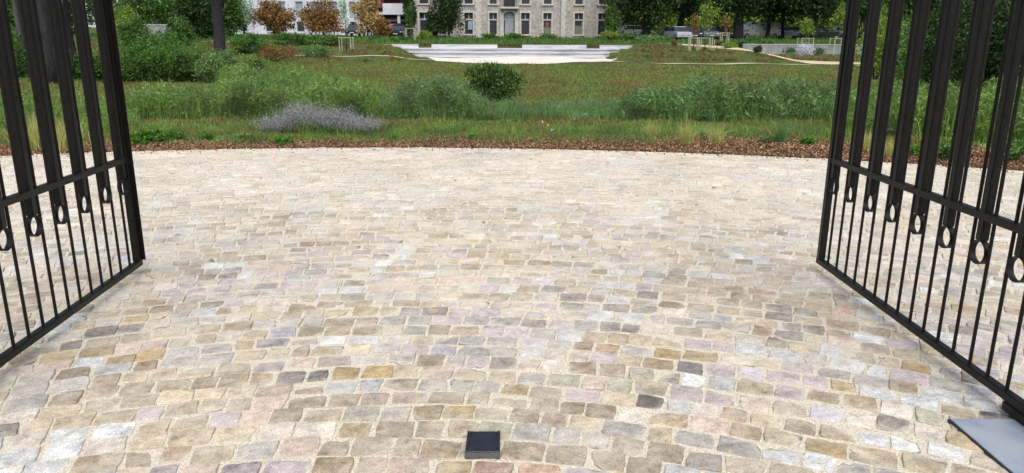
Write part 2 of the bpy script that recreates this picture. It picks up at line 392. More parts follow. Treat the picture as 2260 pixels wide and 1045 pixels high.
def build_court():
    Vs, Fs, Cs = [], [], []; n0 = 0
    r = 1.3; row = 0
    while r < 18.5:
        pitch = rng.uniform(.128, .150)
        th = -1.9 + rng.uniform(0, .1)
        blocks = []
        while th < 1.9:
            ln = rng.choice([rng.uniform(.105, .14), rng.uniform(.135, .18)], p=[.4, .6])
            dth = ln/r
            tm = th+dth/2; x = OX+(r+pitch/2)*math.sin(tm); y = OY+(r+pitch/2)*math.cos(tm)
            if math.hypot(x-CX, y-CY) < CR-.07 and -.5 < y and abs(x) < 12: blocks.append((th, th+dth))
            th += dth
        if blocks:
            B = np.array(blocks); nb = len(B)
            tm = B.mean(1); hr = (B[:, 1]-B[:, 0])/2*(r+pitch/2)
            wob = .028*np.sin(tm*5+row*.21)+.018*np.sin(tm*11+row*.37)+.01*np.sin(tm*23+row)
            cx_ = (r+pitch/2+wob)
            if r < 6.2: ga, gb = np.array([-1, -.94, -.6, -.2, .2, .6, .94, 1]), np.array([-1, -.93, -.45, 0, .45, .93, 1])
            else: ga, gb = np.array([-1, -.92, 0, .92, 1]), np.array([-1, -.91, .91, 1])
            A, Bq = np.meshgrid(ga, gb); A = A.ravel(); Bq = Bq.ravel(); nv = len(A)
            q = rng.uniform(.06, .26, (nb, 1))
            a2 = A*np.sqrt(1-Bq**2*q/2); b2 = Bq*np.sqrt(1-A**2*q/2)
            gap = rng.uniform(.0022, .0068, (nb, 1))
            jit = rng.normal(0, .0048, (nb, 4, 2))
            wts = np.stack([(1-A)*(1-Bq), (1+A)*(1-Bq), (1+A)*(1+Bq), (1-A)*(1+Bq)], 1)/4
            sh = np.einsum('vk,nkc->nvc', wts, jit)
            lx = a2*(hr[:, None]-gap)+sh[:, :, 0]; ly = b2*(pitch/2-gap)+sh[:, :, 1]
            f1, f2 = rng.uniform(0, 6.3, (2, nb, 1)); lx0, ly0 = lx, ly
            lx = lx0 + .0016*np.sin(ly0*70+f1)+.0012*np.sin(ly0*190+f2); ly = ly0 + .0018*np.sin(lx0*48+f2)+.0013*np.sin(lx0*150+f1)
            e = np.maximum(np.abs(A), np.abs(Bq))
            z = np.where(e > .99, -.010, np.where(e > .9, .0020, .0034))
            z = z + rng.normal(.0006, .0016, (nb, 1)) + rng.normal(0, .0025, (nb, 1))*A + rng.normal(0, .003, (nb, 1))*Bq + rng.normal(0, .0011, (nb, nv))
            ang = tm[:, None] + lx/cx_[:, None]; rr = cx_[:, None]+ly
            X = OX+rr*np.sin(ang); Y = OY+rr*np.cos(ang)
            z = z + .006*np.sin(X*1.3+Y*.7)*0
            Vs.append(np.stack([X, Y, z], -1).reshape(-1, 3))
            na, nbb = len(ga), len(gb)
            f0 = (np.arange(nbb-1)[:, None]*na+np.arange(na-1)[None]).ravel()
            f = np.stack([f0, f0+1, f0+na+1, f0+na], 1)
            Fs.append((f[None]+(np.arange(nb)*nv)[:, None, None]+n0).reshape(-1, 4)); n0 += nb*nv
            # colour: palette, with slow drift so that neighbours sometimes agree
            xm = OX+cx_*np.sin(tm); ym = OY+cx_*np.cos(tm)
            fl = np.sin(xm*1.9+ym*.8+1)*np.sin(ym*1.3-xm*.9)+.6*np.sin(xm*3.7-1)*np.sin(ym*2.9+xm)
            cool = np.array([0, 0, 0, 1, 1, .5, 1, 0, .6, 0, 0, .5, 1, .6])
            ci = np.array([rng.choice(len(PC), p=(lambda w2: w2/w2.sum())(PWt*np.exp(1.5*g_*(cool-.5)))) for g_ in fl])
            run = rng.uniform(size=nb) < .3; ci[1:][run[1:]] = ci[:-1][run[1:]]
            cc = PC[ci]*rng.uniform(.60, 1.03, (nb, 1))*(1+.07*np.sin(xm*2.3+2)*np.sin(ym*1.7))[:, None]
            cc = cc*.74+.26*cc.mean(1, keepdims=True)*np.array([1.05, 1., .90])
            Cs.append(np.repeat(np.concatenate([cc, np.ones((nb, 1))], 1), len(f), 0))
        r += pitch; row += 1
    V = np.concatenate(Vs); Fq = np.concatenate(Fs); Cc = np.concatenate(Cs)
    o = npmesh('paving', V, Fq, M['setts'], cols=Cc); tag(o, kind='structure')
build_court()
# sand bed under and between the setts
def sand_bed():
    m = noise_mat('jointing_sand', [srgb(146, 138, 118), srgb(204, 197, 178), srgb(228, 222, 204)], 150, .95, .6, 240, detail=3)
    rs = np.linspace(0, CR-.01, 60); an = np.linspace(-math.pi, math.pi, 361)[:-1]
    P = np.stack([CX+np.outer(rs, np.sin(an)), CY+np.outer(rs, np.cos(an)), np.full((60, 360), -.0025)+rng.normal(0, .0008, (60, 360))], -1).reshape(-1, 3)
    i = np.arange(59)[:, None]*360; j = np.arange(360)[None]; k = (j+1) % 360
    Fq = np.stack([(i+j), (i+k), (i+360+k), (i+360+j)], -1).reshape(-1, 4)
    tag(npmesh('sand_bed', P, Fq, m, smooth=True), kind='structure')
sand_bed()

# ------------------------------------------------------------------ gates
SP = .1354; ZB = H-1.45; ZM = H-.73; ZT = 2.45; LK = 17.0
def gate_leaf(label, hinge, ang, strip):
    g = root('gate_leaf', label, 'gate', (hinge[0], hinge[1], 0), ang, 'two leaves of the open iron gate')
    I = M['iron']; xs_ = lambda k: (LK-k)*SP
    x0, x1 = xs_(LK-.05), xs_(-.9)
    ra = lambda nm, z0, z1: MB().box(x0+.021, x1-.023, -.02, .02, z0, z1).build(nm, I, g, local=True, bevel=.002)
    ra('middle_rail', ZM-.036, ZM); ra('top_rail', ZT, ZT+.04)
    MB().box(x0-.02, x1+.035 if strip else x1+.03, -.021, .021, ZB-.038, ZB).build('bottom_rail', I, g, local=True, bevel=.003)
    for x in (x0, x1):
        MB().box(x-.022, x+.022, -.022, .022, ZB+.0005, ZT+.045).build('stile', I, g, local=True, bevel=.002)
    if strip: MB().box(x1+.023, x1+.031, -.045, .03, ZB+.0005, ZT+.04).build('stop_strip', I, g, local=True, bevel=.0015)
    rod = None
    for k in range(16):
        if rod is None:
            rod = MB().tube([(0, 0, ZB+.0003), (0, 0, ZT)], [.0083]*2, 12, cap=False).build('rod', I, g, smooth=True, local=True); c = rod
        else: c = rod.copy(); C.objects.link(c); c.parent = g
        c.location = (xs_(k), 0, 0)
    bar = ring = None
    for k in np.arange(-.47, 16, 2):
        kk = k if k > 0 else -.44
        if k > 0: kk = k-.03
        if bar is None:
            bar = MB().box(-.020, .020, -.0195, .0195, H-.862, ZT+.03).build('square_bar', I, g, local=True, bevel=.002); c = bar
            n = 36; ro_, ri = .0572, .0532; V = []
            for yy in (-.015, .015):
                for rr in (ro_, ri):
                    V += [(rr*math.cos(2*math.pi*j/n), yy, rr*math.sin(2*math.pi*j/n)) for j in range(n)]
            Fq = []
            for j in range(n):
                q = (j+1) % n
                Fq += [[j, q, 2*n+q, 2*n+j], [n+q, n+j, 3*n+j, 3*n+q], [j, n+j, n+q, q], [2*n+j, 2*n+q, 3*n+q, 3*n+j]]
            ring = npmesh('ring', V, np.array(Fq), I, g, local=True); d = ring
        else:
            c = bar.copy(); C.objects.link(c); c.parent = g; d = ring.copy(); C.objects.link(d); d.parent = g
        c.location = (xs_(kk), 0, 0); d.location = (xs_(kk), 0, H-.862-.0566)
    MB().box(x0-.06, x0+.38, -.026, .026, .019, ZB-.039).build('pivot_shoe', I, g, local=True, bevel=.004)
    MB().tube([(x0, 0, .006), (x0, 0, ZB-.04)], [.028, .028], 14).build('pivot_pin', M['screw'], g, local=True)
    return g
def hinge_pos(x, y, a): return (x+LK*SP*math.cos(a), y+LK*SP*math.sin(a))
aR, aL = R(-90.45), R(-85.04)
hR = hinge_pos(2.182, 4.788, aR); hL = hinge_pos(-2.568, 4.6535, aL)
gR = gate_leaf('open black iron gate leaf on the right of the paved court', hR, aR+math.pi, False)
gL = gate_leaf('open black iron gate leaf on the left of the paved court', hL, aL+math.pi, True)

# pivot cover plate in the paving
def plate(label, x0, x1, y0, y1):
    p = root('cover_plate', label, 'metal plate', ((x0+x1)/2, (y0+y1)/2, 0))
    MB().box(x0, x1, y0, y1, .001, .0165).build('lid', M['steel'], p, bevel=.0015)
    MB().box(x0-.007, x1+.007, y0-.007, y1+.007, -.02, .0115).build('frame', M['plastic'], p, bevel=.001)
    for sx in (x0+.03, x1-.03):
        for sy in (y0+.03,):
            MB().tube([(sx, sy, .0165), (sx, sy, .019)], [.009, .008], 12).build('screw', M['screw'], p)
plate('blue-grey steel cover plate set in the setts under the right gate pivot', 1.874, 2.50, 2.16, 2.79)
plate('steel cover plate set in the setts under the left gate pivot', -2.78, -2.135, 2.06, 2.70)

# ground stop
def gate_stop():
    p = root('gate_stop', 'small black metal gate stop fixed to the setts at centre front', 'gate stop', (-.11, 2.575, 0))
    P_ = M['plastic']
    MB().box(-.178, -.044, 2.5225, 2.66, .001, .022).build('base_plate', P_, p, bevel=.003)
    MB().add([(-.180, 2.484, .001), (-.042, 2.484, .001), (-.042, 2.5215, .001), (-.180, 2.5215, .001), (-.178, 2.500, .025), (-.044, 2.500, .025), (-.044, 2.5215, .028), (-.178, 2.5215, .028)], BF).build('front_bar', P_, p, bevel=.003)
    for sx in (-.172, -.050):
        m = MB(); 
        m.add([(sx-.006, 2.5225, .024), (sx+.006, 2.5225, .024), (sx+.006, 2.652, .024), (sx-.006, 2.652, .024),
               (sx-.005, 2.5225, .027), (sx+.005, 2.5225, .027), (sx+.005, 2.652, .0275), (sx-.005, 2.652, .0275)], BF)
        m.build('cheek', P_, p)
    for sx in (-.155, -.067):
        MB().tube([(sx, 2.64, .022), (sx, 2.64, .026)], [.008, .006], 12).build('screw', M['screw'], p)
gate_stop()

# ------------------------------------------------------------------ amphitheatre and paths
def amphitheatre():
    t = root('amphitheatre', 'pale stone stepped terrace with planting pockets beyond the meadow', 'terrace', (0, 60, .42))
    xl = [wp(u, v, Y)[0] for u, v, Y in ((917, 128, 58.5), (895, 118, 60.5), (878, 108, 62), (845, 100, 63.5))]
    xr = [wp(u, v, Y)[0] for u, v, Y in ((1338, 128, 58.5), (1345, 118, 60.5), (1368, 108, 62), (1397, 100, 63.5))]
    tops = [.70, 1.0, 1.28, 1.56]; fr = [58.5, 60.2, 61.9, 63.6]
    pockets = [wp(u, 100, 63.6)[0] for u in (938, 1125, 1309)]; hwp = [.55, 1.05, .55]
    for k in range(4):
        m = MB(); z0 = .30 if k == 0 else tops[k-1]-.05
        y0, y1 = fr[k], (fr[k+1]+.4 if k < 3 else fr[k]+1.6)
        if k < 3:
            # one course of long blocks with fine joints
            n = 9
            for j in range(n):
                a = xl[k]+(xr[k]-xl[k])*j/n; b_ = xl[k]+(xr[k]-xl[k])*(j+1)/n
                m.box(a+.009, b_-.009, y0+rng.uniform(0, .01), y1, tops[k]-.12, tops[k])
            m.box(xl[k]+.05, xr[k]-.05, y0+.09, y1-.05, z0, tops[k]-.121)
            m.build('step', M['tier'], t)
        else:
            cur = xl[k]
            for c_, hh in zip(pockets, hwp):
                m.box(cur, c_-hh, y0, y1, z0, tops[k]); cur = c_+hh
            m.box(cur, xr[k], y0, y1, z0, tops[k])
            m.build('top_step', M['tier'], t)
    for c_, hh in zip(pockets, hwp):
        MB().box(c_-hh+.01, c_+hh-.01, 63.62, 65.1, 1.1, 1.42).build('planting_pocket', M['ground'], t)
        P = np.stack([rng.uniform(c_-hh, c_+hh, 500), rng.uniform(63.65, 65, 500), np.full(500, 1.42)], 1)
        V, Fa = blades(P, .28, .02, .5); npmesh('planting', V, Fa, M['drygrass'], t)
    for x, y0, z, wd, s in ((-5.2, 57.2, .42, 1.6, 1), (4.3, 57.4, .42, 1.8, 1)):
        pass
def sheet(name, pts, dz, mat, n=60):
    """ground-hugging sheet between two rails of points"""
    a = np.array([p[0] for p in pts], float); b_ = np.array([p[1] for p in pts], float)
    t = np.linspace(0, len(pts)-1, n); ii = np.arange(len(pts))
    A = np.stack([np.interp(t, ii, a[:, 0]), np.interp(t, ii, a[:, 1])], 1); B_ = np.stack([np.interp(t, ii, b_[:, 0]), np.interp(t, ii, b_[:, 1])], 1)
    m = 8; P = []
    for j in range(m+1):
        Q = A+(B_-A)*j/m; P.append(np.stack([Q[:, 0], Q[:, 1], terrain(Q[:, 0], Q[:, 1])+dz], 1))
    P = np.stack(P).reshape(-1, 3); i = (np.arange(m)[:, None]*n+np.arange(n-1)[None]).ravel()
    return tag(npmesh(name, P, np.stack([i, i+1, i+n+1, i+n], 1), mat, smooth=True), kind='structure')
M['drygrass'] = leaf_mat('dry_mixed_grass', [(.07, .085, .025, 1), (.12, .12, .04, 1), (.16, .10, .05, 1), (.06, .09, .03, 1)], .2)
amphitheatre()
sheet('terrace_floor', [((-6.6, 57), (-6.4, 58.49)), ((-5, 48.5), (-5, 58.49)), ((-2, 46.6), (-2, 58.49)), ((2, 46.4), (2, 58.49)), ((5, 47), (5, 58.49)), ((7.4, 52.5), (7.2, 58.49))], .035, M['apron'])
sheet('sand_path', [((5, 47.9), (5, 48.9)), ((9, 46.9), (9, 47.5)), ((18, 46.3), (18, 46.9)), ((24, 45.4), (24, 46.9)), ((40, 44), (40, 46))], .03, M['sandpath'])
sheet('sand_path', [((-15, 50.6), (-15, 50.85)), ((-10, 50.45), (-10, 50.75)), ((-5, 49.9), (-5, 50.3))], .03, M['sandpath'])
sheet('sand_path', [((31, 46.5), (24, 46.8)), ((24, 49), (19.5, 48.6)), ((20.5, 53), (17.8, 52.4)), ((18.5, 59), (17, 58)), ((14, 66), (13, 65))], .045, M['sandpath'])
sheet('sand_path', [((-27.5, 66), (-27.5, 69)), ((-24, 64), (-24, 67)), ((-20, 62), (-20, 64))], .05, M['sandpath'])

# ------------------------------------------------------------------ buildings
def facade(mb, x0, x1, yf, th, zb, zt, ops):
    """wall boxes around openings; ops = list of (xa, xb, [(z0, z1), ...]) sorted by x"""
    cur = x0
    for xa, xb, hs in ops:
        mb.box(cur, xa, yf, yf+th, zb, zt); z = zb
        for z0, z1 in hs:
            if z0 > z: mb.box(xa, xb, yf, yf+th, z, z0)
            z = z1
        mb.box(xa, xb, yf, yf+th, z, zt); cur = xb
    mb.box(cur, x1, yf, yf+th, zb, zt)
def stone_house():
    Y = 90.0; X = lambda u: wp(u, 50, Y)[0]; Z = lambda v: wp(1130, v, Y)[1]
    x0, x1 = X(898), X(1372); zb, zt = Z(90)-.6, Z(28)+6.6
    b = root('stone_house', 'old grey stone two-storey building with pale window surrounds and a central door', 'building', ((x0+x1)/2, Y, zb+.6))
    wins = [(926, 947), (966, 985), (1025, 1044), (1080, 1097), (1112, 1136), (1150, 1169), (1199, 1217), (1268, 1286), (1320, 1338)]
    z0, z1 = Z(76), Z(29); u0, u1 = Z(9), Z(9)+2.5
    ops = []
    for a, c in wins:
        if a == 1112: ops.append((X(a), X(c), [(Z(86), Z(27)), (u0-.4, u1)]))
        else: ops.append((X(a), X(c), [(z0, z1), (u0, u1)]))
    m = MB(); facade(m, x0, x1, Y, .5, zb, zt, ops)
    m.box(x0, x1, Y+9.5, Y+10, zb, zt); m.box(x0, x0+.5, Y+.5, Y+9.5, zb, zt); m.box(x1-.5, x1, Y+.5, Y+9.5, zb, zt)
    m.box(x0+.5, x1-.5, Y+.5, Y+9.5, Z(9)-.7, Z(9)-.4)
    m.build('wall', M['stone'], b)
    MB().prism([(x0-.4, zt), (x1+.4, zt), (x1-2.5, zt+3.4), (x0+2.5, zt+3.4)], Y-.3, Y+10.3).build('roof', M['roof'], b)
    m = MB(); m.box(x0-.02, x1+.02, Y-.06, Y-.002, zb, Z(85)); m.build('plinth', M['concrete'], b)
    for u in (903, 1056, 1242, 1367):
        m = MB(); zz = Z(85)+.01; k = 0
        while zz < zt-.3:
            w2 = .42 if k % 2 else .28; m.box(X(u)-w2, X(u)+w2, Y-.05, Y-.003, zz, zz+.37); zz += .375; k += 1
        m.build('quoin', M['trim'], b)
    for a, c in wins:
        for lo, hi in ((z0, z1), (u0, u1)):
            if a == 1112: continue
            xa, xb = X(a), X(c); e = .17
            f = MB(); f.box(xa-e, xa, Y-.07, Y+.12, lo, hi); f.box(xb, xb+e, Y-.07, Y+.12, lo, hi)
            f.box(xa-e, xb+e, Y-.07, Y+.12, hi, hi+.2); f.box(xa-e-.05, xb+e+.05, Y-.14, Y+.12, lo-.17, lo)
            w_ = f.build('window', M['trim'], b)
            MB().box(xa, xb, Y+.32, Y+.34, lo, hi).build('pane', M['winglass'], w_)
            zt_ = lo+(hi-lo)*.68
            fr = MB().box(xa, xb, Y+.24, Y+.30, zt_-.07, zt_+.1)
            fr.box((xa+xb)/2-.05, (xa+xb)/2+.05, Y+.25, Y+.31, zt_+.1, hi)
            fr.box(xa, xa+.06, Y+.25, Y+.31, lo, zt_-.07); fr.box(xb-.06, xb, Y+.25, Y+.31, lo, zt_-.07)
            fr.build('frame', M['winframe'], w_)
            if a == 1199 and lo == z0:
                MB().box(xa+.07, xb-.07, Y+.20, Y+.24, lo, lo+.8).build('board', M['board'], w_)
                MB().box(xa+.3, xb-.3, Y+.21, Y+.235, lo+.8, lo+1.4).build('orange_sheet', M['orange'], w_)
            if a == 1268 and lo == z0: MB().box(xa+.07, xb-.07, Y+.20, Y+.24, lo, lo+1.0).build('board', M['board'], w_)
            if a in (1025,) and lo == z0: MB().box(xa+.4, xb-.07, Y+.20, Y+.24, lo+.5, lo+1.5).build('blind', M['palewin'], w_)
    # door with arched fanlight
    xa, xb = X(1112), X(1136); zs = Z(45); zt2 = Z(27)
    m = MB(); m.box(xa-.45, xa, Y-.10, Y+.15, Z(86), zt2); m.box(xb, xb+.45, Y-.10, Y+.15, Z(86), zt2)
    cx_ = (xa+xb)/2; hw = (xb-xa)/2; n = 10; zc = zt2-hw*.55
    for j in range(n):      # arch voussoirs filling the corners
        t0, t1 = math.pi*j/n, math.pi*(j+1)/n
        p = [(cx_+hw*math.cos(t0), zc+hw*.55*math.sin(t0)), (cx_+hw*math.cos(t1), zc+hw*.55*math.sin(t1))]
        m.prism([p[1], p[0], (p[0][0], zt2+.3), (p[1][0], zt2+.3)], Y-.10, Y+.15)
    d = m.build('doorcase', M['trim'], b)
    dr = MB().box(xa+.1, xb-.1, Y+.25, Y+.31, Z(86), zs).build('door', M['doorgrey'], b)
    MB().box(xa, xb, Y+.24, Y+.33, zs, zs+.12).build('transom', M['winframe'], dr)
    MB().box(xb-.35, xb-.25, Y+.19, Y+.25, Z(86)+1.0, Z(86)+1.1).build('handle', M['tyre'], dr)
    fl = MB().box(xa, xb, Y+.32, Y+.34, zs+.12, zt2).build('fanlight', M['palewin'], b)
    g2 = MB(); g2.box(cx_-.05, cx_+.05, Y+.26, Y+.315, zs+.12, zt2); g2.build('glazing_bar', M['winframe'], fl)
    # upper door pane and balcony
    MB().box(xa, xb, Y+.32, Y+.34, u0-.4, u1).build('pane', M['winglass'], b)
    bal = MB().box(X(1104), X(1144), Y-.75, Y-.07, Z(20), Z(16)).build('balcony', M['trim'], b)
    m = MB()
    for j in range(13):
        xx = X(1105)+(X(1143)-X(1105))*j/12; m.box(xx-.02, xx+.02, Y-.72, Y-.68, Z(16), Z(16)+.95)
    m.box(X(1104), X(1144), Y-.73, Y-.67, Z(16)+.95, Z(16)+1.0); m.build('railing', M['iron'], bal)
    MB().tube([(X(1237), Y-.12, Z(84)), (X(1237), Y-.12, zt)], [.06, .06], 8).build('downpipe', M['concrete'], b)
stone_house()
def white_block():
    Y = 97.0; X = lambda u: wp(u, 50, Y)[0]; Z = lambda v: wp(1130, v, Y)[1]
    x0, x1 = X(505), X(822); zb, zt = Z(90)-.6, Z(0)+9
    b = root('apartment_building', 'modern white apartment building with red panels left of the stone building', 'building', (X(690), Y, zb+.6))
    cols = [(530, 545), (585, 600), (617, 632), (654, 671), (690, 705), (727, 746), (772, 786)]
    rows = [(Z(73), Z(50)), (Z(43), Z(6)), (Z(-14), Z(-50))]
    m = MB(); facade(m, x0, x1, Y, .4, zb, zt, [(X(a), X(c), rows) for a, c in cols])
    m.box(x0, X(895), Y+12, Y+12.4, zb, zt); m.box(x0, x0+.4, Y+.4, Y+12, zb, zt)
    for zz in (Z(46), Z(-5)): m.box(x0+.4, X(895), Y+.4, Y+12, zz-.15, zz+.1)
    m.build('wall', M['white'], b)
    MB().box(x0-.3, X(897), Y-.3, Y+12.6, zt, zt+.4).build('roof', M['concrete'], b)
    for i, (a, c) in enumerate(cols):
        for j, (lo, hi) in enumerate(rows):
            xa, xb = X(a), X(c)
            f = MB().box(xa, xa+.07, Y+.12, Y+.2, lo, hi).box(xb-.07, xb, Y+.12, Y+.2, lo, hi).box(xa+.07, xb-.07, Y+.12, Y+.2, hi-.07, hi).box(xa+.07, xb-.07, Y+.12, Y+.2, lo, lo+.07)
            w_ = f.build('window', M['winframe'], b)
            MB().box(xa, xb, Y+.21, Y+.23, lo, hi).build('pane', M['palewin'] if (i*3+j) % 3 else M['winglass'], w_)
    # recessed loggia wing with balconies on the right
    xl_, xr_ = X(822), X(897)
    m = MB(); m.box(xl_, xr_, Y+2.5, Y+2.8, zb, zt)
    m.build('loggia_wall', M['red'], b)
    for z in (Z(31), Z(-26)):
        s = MB().box(xl_+.01, xr_, Y-1.2, Y+2.49, z-.2, z+.05).build('balcony', M['white2'], b)
        MB().box(xl_+1.6, xr_, Y-1.2, Y-1.1, z+.05, z+1.15).build('parapet', M['white2'], s)
    m = MB().box(X(880), X(886), Y-1.0, Y-.7, zb, Z(31)-.2); m.build('column', M['white2'], b)
    for ua, uc in ((805, 817), (831, 848)):
        MB().box(X(ua), X(uc), Y-.09, Y-.01, Z(17 if ua > 820 else 11), Z(-16)).build('red_shutter', M['red'], b)
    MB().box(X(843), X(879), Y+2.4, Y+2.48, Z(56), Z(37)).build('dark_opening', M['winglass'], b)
white_block()
def pale_block():
    Y = 118.0; X = lambda u: wp(u, 40, Y)[0]; Z = lambda v: wp(1130, v, Y)[1]
    x0, x1 = X(80), X(300); zb, zt = Z(90), Z(0)+8
    b = root('apartment_building', 'pale block seen through the bars behind the left trees', 'building', ((x0+x1)/2, Y, zb))
    cols = [(100, 118), (145, 163), (196, 204), (232, 248), (266, 280)]; rows = [(Z(60), Z(40)), (Z(28), Z(8)), (Z(-8), Z(-30))]
    m = MB(); facade(m, x0, x1, Y, .4, zb, zt, [(X(a), X(c), rows) for a, c in cols]); m.box(x0, x0+.4, Y+.4, Y+10, zb, zt); m.box(x1-.4, x1, Y+.4, Y+10, zb, zt)
    m.build('wall', M['white'], b)
    MB().box(x0-.3, x1+.3, Y-.3, Y+10, zt, zt+.4).build('roof', M['concrete'], b)
    for a, c in cols:
        for lo, hi in rows:
            MB().box(X(a), X(c), Y+.2, Y+.24, lo, hi).build('window', M['winglass'], b)
pale_block()

# grey wall on the right, and a low grey slope wall on the left
def wall_(label, us, Y, v0, v1, pierstep=9):
    x0, x1 = wp(us[0], 100, Y)[0], wp(us[1], 100, Y)[0]; z0, z1 = wp(1130, v0, Y)[1]-.5, wp(1130, v1, Y)[1]
    w_ = root('concrete_wall', label, 'wall', ((x0+x1)/2, Y, z0))
    m = MB(); x = x0
    while x < x1-.1:
        m.box(x+.01, min(x+3, x1)-.01, Y, Y+.25, z0, z1-.06); x += 3
    m.build('panel', M['concrete'], w_); MB().box(x0, x1, Y-.03, Y+.28, z1-.06, z1).build('coping', M['trim'], w_)
wall_('low grey concrete wall with coping behind the right sandy path', (1640, 2300), 61.8, 122, 95)
wall_('grey retaining wall in the planting beyond the left shrubs', (300, 372), 70, 76, 58)

# ------------------------------------------------------------------ foliage materials
def L4(*c): return [tuple(min(1, q*1.8*g) for q, g in zip(srgb(*x)[:3], (.97, 1.05, .82)))+(1,) for x in c]
M['lf_dark'] = leaf_mat('dark_leaves', L4((22, 34, 20), (38, 54, 28), (50, 66, 34), (30, 44, 26)), .2)
M['lf_mid'] = leaf_mat('mid_green_leaves', L4((44, 70, 34), (66, 96, 46), (84, 112, 56), (54, 82, 44)), .25, patch=srgb(52, 66, 40), pscale=1.2)
M['lf_bush'] = leaf_mat('willow_leaves', L4((24, 38, 20), (36, 56, 26), (52, 76, 36), (80, 104, 52)), .2)
M['lf_yel'] = leaf_mat('yellow_green_leaves', L4((66, 88, 38), (96, 114, 50), (116, 126, 60)), .3)
M['lf_rust'] = leaf_mat('rust_leaves', L4((84, 60, 44), (112, 76, 50), (128, 90, 62), (92, 78, 50)), .25, patch=srgb(112, 104, 58), pscale=.9)
M['lf_tan'] = leaf_mat('tan_leaves', L4((128, 104, 80), (156, 128, 96), (122, 112, 78)), .25)
M['lf_silver'] = leaf_mat('silver_leaves', L4((120, 135, 130), (150, 165, 165), (98, 116, 100)), .25)
M['lf_lawn'] = leaf_mat('meadow_blades', L4((54, 72, 36), (74, 98, 46), (94, 118, 56), (120, 112, 68), (72, 84, 44)), .25, patch=srgb(132, 108, 76), pscale=.6)
M['lf_weed'] = leaf_mat('blue_green_leaves', L4((50, 76, 44), (74, 104, 62), (88, 116, 70), (98, 122, 88), (78, 98, 52), (120, 142, 104), (54, 76, 42)), .3, patch=srgb(74, 92, 56), pscale=1.6)
M['lf_weed2'] = leaf_mat('fresh_green_leaves', L4((50, 72, 38), (74, 100, 50), (102, 124, 66), (92, 108, 58), (122, 146, 84), (56, 84, 46)), .3, patch=srgb(78, 96, 62), pscale=1.6)
M['lf_lav'] = leaf_mat('lilac_flowers', [srgb(146, 140, 158), srgb(168, 162, 180), srgb(150, 152, 148), srgb(112, 124, 96)], .25)
M['lf_purp'] = leaf_mat('grey_violet_spikes', L4((72, 70, 92), (98, 90, 116), (84, 96, 84)), .2)
M['lf_bright'] = leaf_mat('bright_broad_leaves', L4((44, 74, 28), (62, 96, 36), (82, 114, 46)), .3)
M['lf_straw'] = leaf_mat('straw_blades', L4((132, 128, 88), (150, 142, 98), (104, 116, 70)), .3)
M['chips'] = leaf_mat('bark_chips', [srgb(*c) for c in ((44, 34, 26), (92, 68, 50), (132, 102, 76), (196, 170, 138), (66, 50, 38), (152, 104, 74), (168, 142, 110))], 0, .9)
M['redstuff'] = leaf_mat('red_brown_ground_leaves', L4((88, 58, 44), (102, 72, 54), (84, 76, 48), (66, 78, 40)), .15, patch=srgb(84, 92, 54), pscale=.9)

# ------------------------------------------------------------------ trees and shrubs
def limb_tree(name, label, base, h, r0, crown, mat, nleaf, lsz, barkm=None, group=None, trunk_top=None, nclump=60, lean=0, cat='tree', spread=.3, limbs=7, shell=.5):
    """base (x,y,z); crown = (cz, rx, ry, rz) relative to the base"""
    x, y, z = base; t = root(name, label, cat, (x, y, z), 0, group)
    cz, rx, ry, rz = crown; tt = trunk_top or cz
    m = MB(); k = 7
    pts = [(x+lean*i/k*tt+.04*math.sin(i*1.7+x), y+.04*math.cos(i*2.1+y), z-.25+(tt+.25)*i/k) for i in range(k+1)]
    m.tube(pts, [r0*(1.25 if i == 0 else 1.0-.5*i/k) for i in range(k+1)], 9)
    for j in range(limbs):
        a = j*2.4+x; i0 = 3+j % 4; p = np.array(pts[i0]); q = np.array([x+lean*tt+rx*.7*math.cos(a), y+ry*.7*math.sin(a), z+cz+rz*(.1+.5*((j*.37) % 1))])
        mid = (p+q)/2+np.array([0, 0, -.08*h]); m.tube([p, mid, q], [r0*.45, r0*.28, r0*.08], 6, cap=False)
    m.build('trunk', barkm or M['bark'], t, smooth=True)
    P = crown_pts((x+lean*tt, y, z+cz), (rx, ry, rz), nclump, nleaf, spread, shell)
    P = P[P[:, 2] > z+.1]
    V, Fa = leaf_quads(P, lsz, lsz*.55); npmesh('crown', V, Fa, mat, t)
    return t
def shrub(name, label, base, r, mat, nleaf, lsz, group=None, nclump=40, stems=7, cat='shrub', up=.3, spread=.35, shell=.4, spikes=0):
    x, y, z = base; rx, ry, rz = r
    t = root(name, label, cat, (x, y, z), 0, group)
    m = MB()
    for j in range(stems):
        a = j*2.4; m.tube([(x+.05*math.cos(a), y+.05*math.sin(a), z-.05), (x+rx*.3*math.cos(a), y+ry*.3*math.sin(a), z+rz*.7), (x+rx*.6*math.cos(a), y+ry*.6*math.sin(a), z+rz*1.3)], [.02*rz+.004, .012*rz+.003, .003], 5, cap=False)
    m.build('stem', M['bark'], t)
    P = crown_pts((x, y, z+rz*.95), (rx, ry, rz), nclump, nleaf, spread, shell); P = P[P[:, 2] > z]
    V, Fa = leaf_quads(P, lsz, lsz*.45, up)
    if spikes:
        a = rng.uniform(0, 2*np.pi, spikes); q = np.sqrt(rng.uniform(0, 1, spikes))*.9
        B = np.stack([x+rx*q*np.cos(a), y+ry*q*np.sin(a), z+rz*(.95+np.sqrt(1-q*q)*.95)], 1)
        V2, F2 = blades(B, rz*.28, .012, .3); 
        o = npmesh('foliage', np.concatenate([V, V2]), [np.concatenate([Fa, F2[0]+len(V)]), F2[1]+len(V)], mat, t)
    else: npmesh('foliage', V, Fa, mat, t)
    return t
def gz(x, y): return float(terrain(x, y))

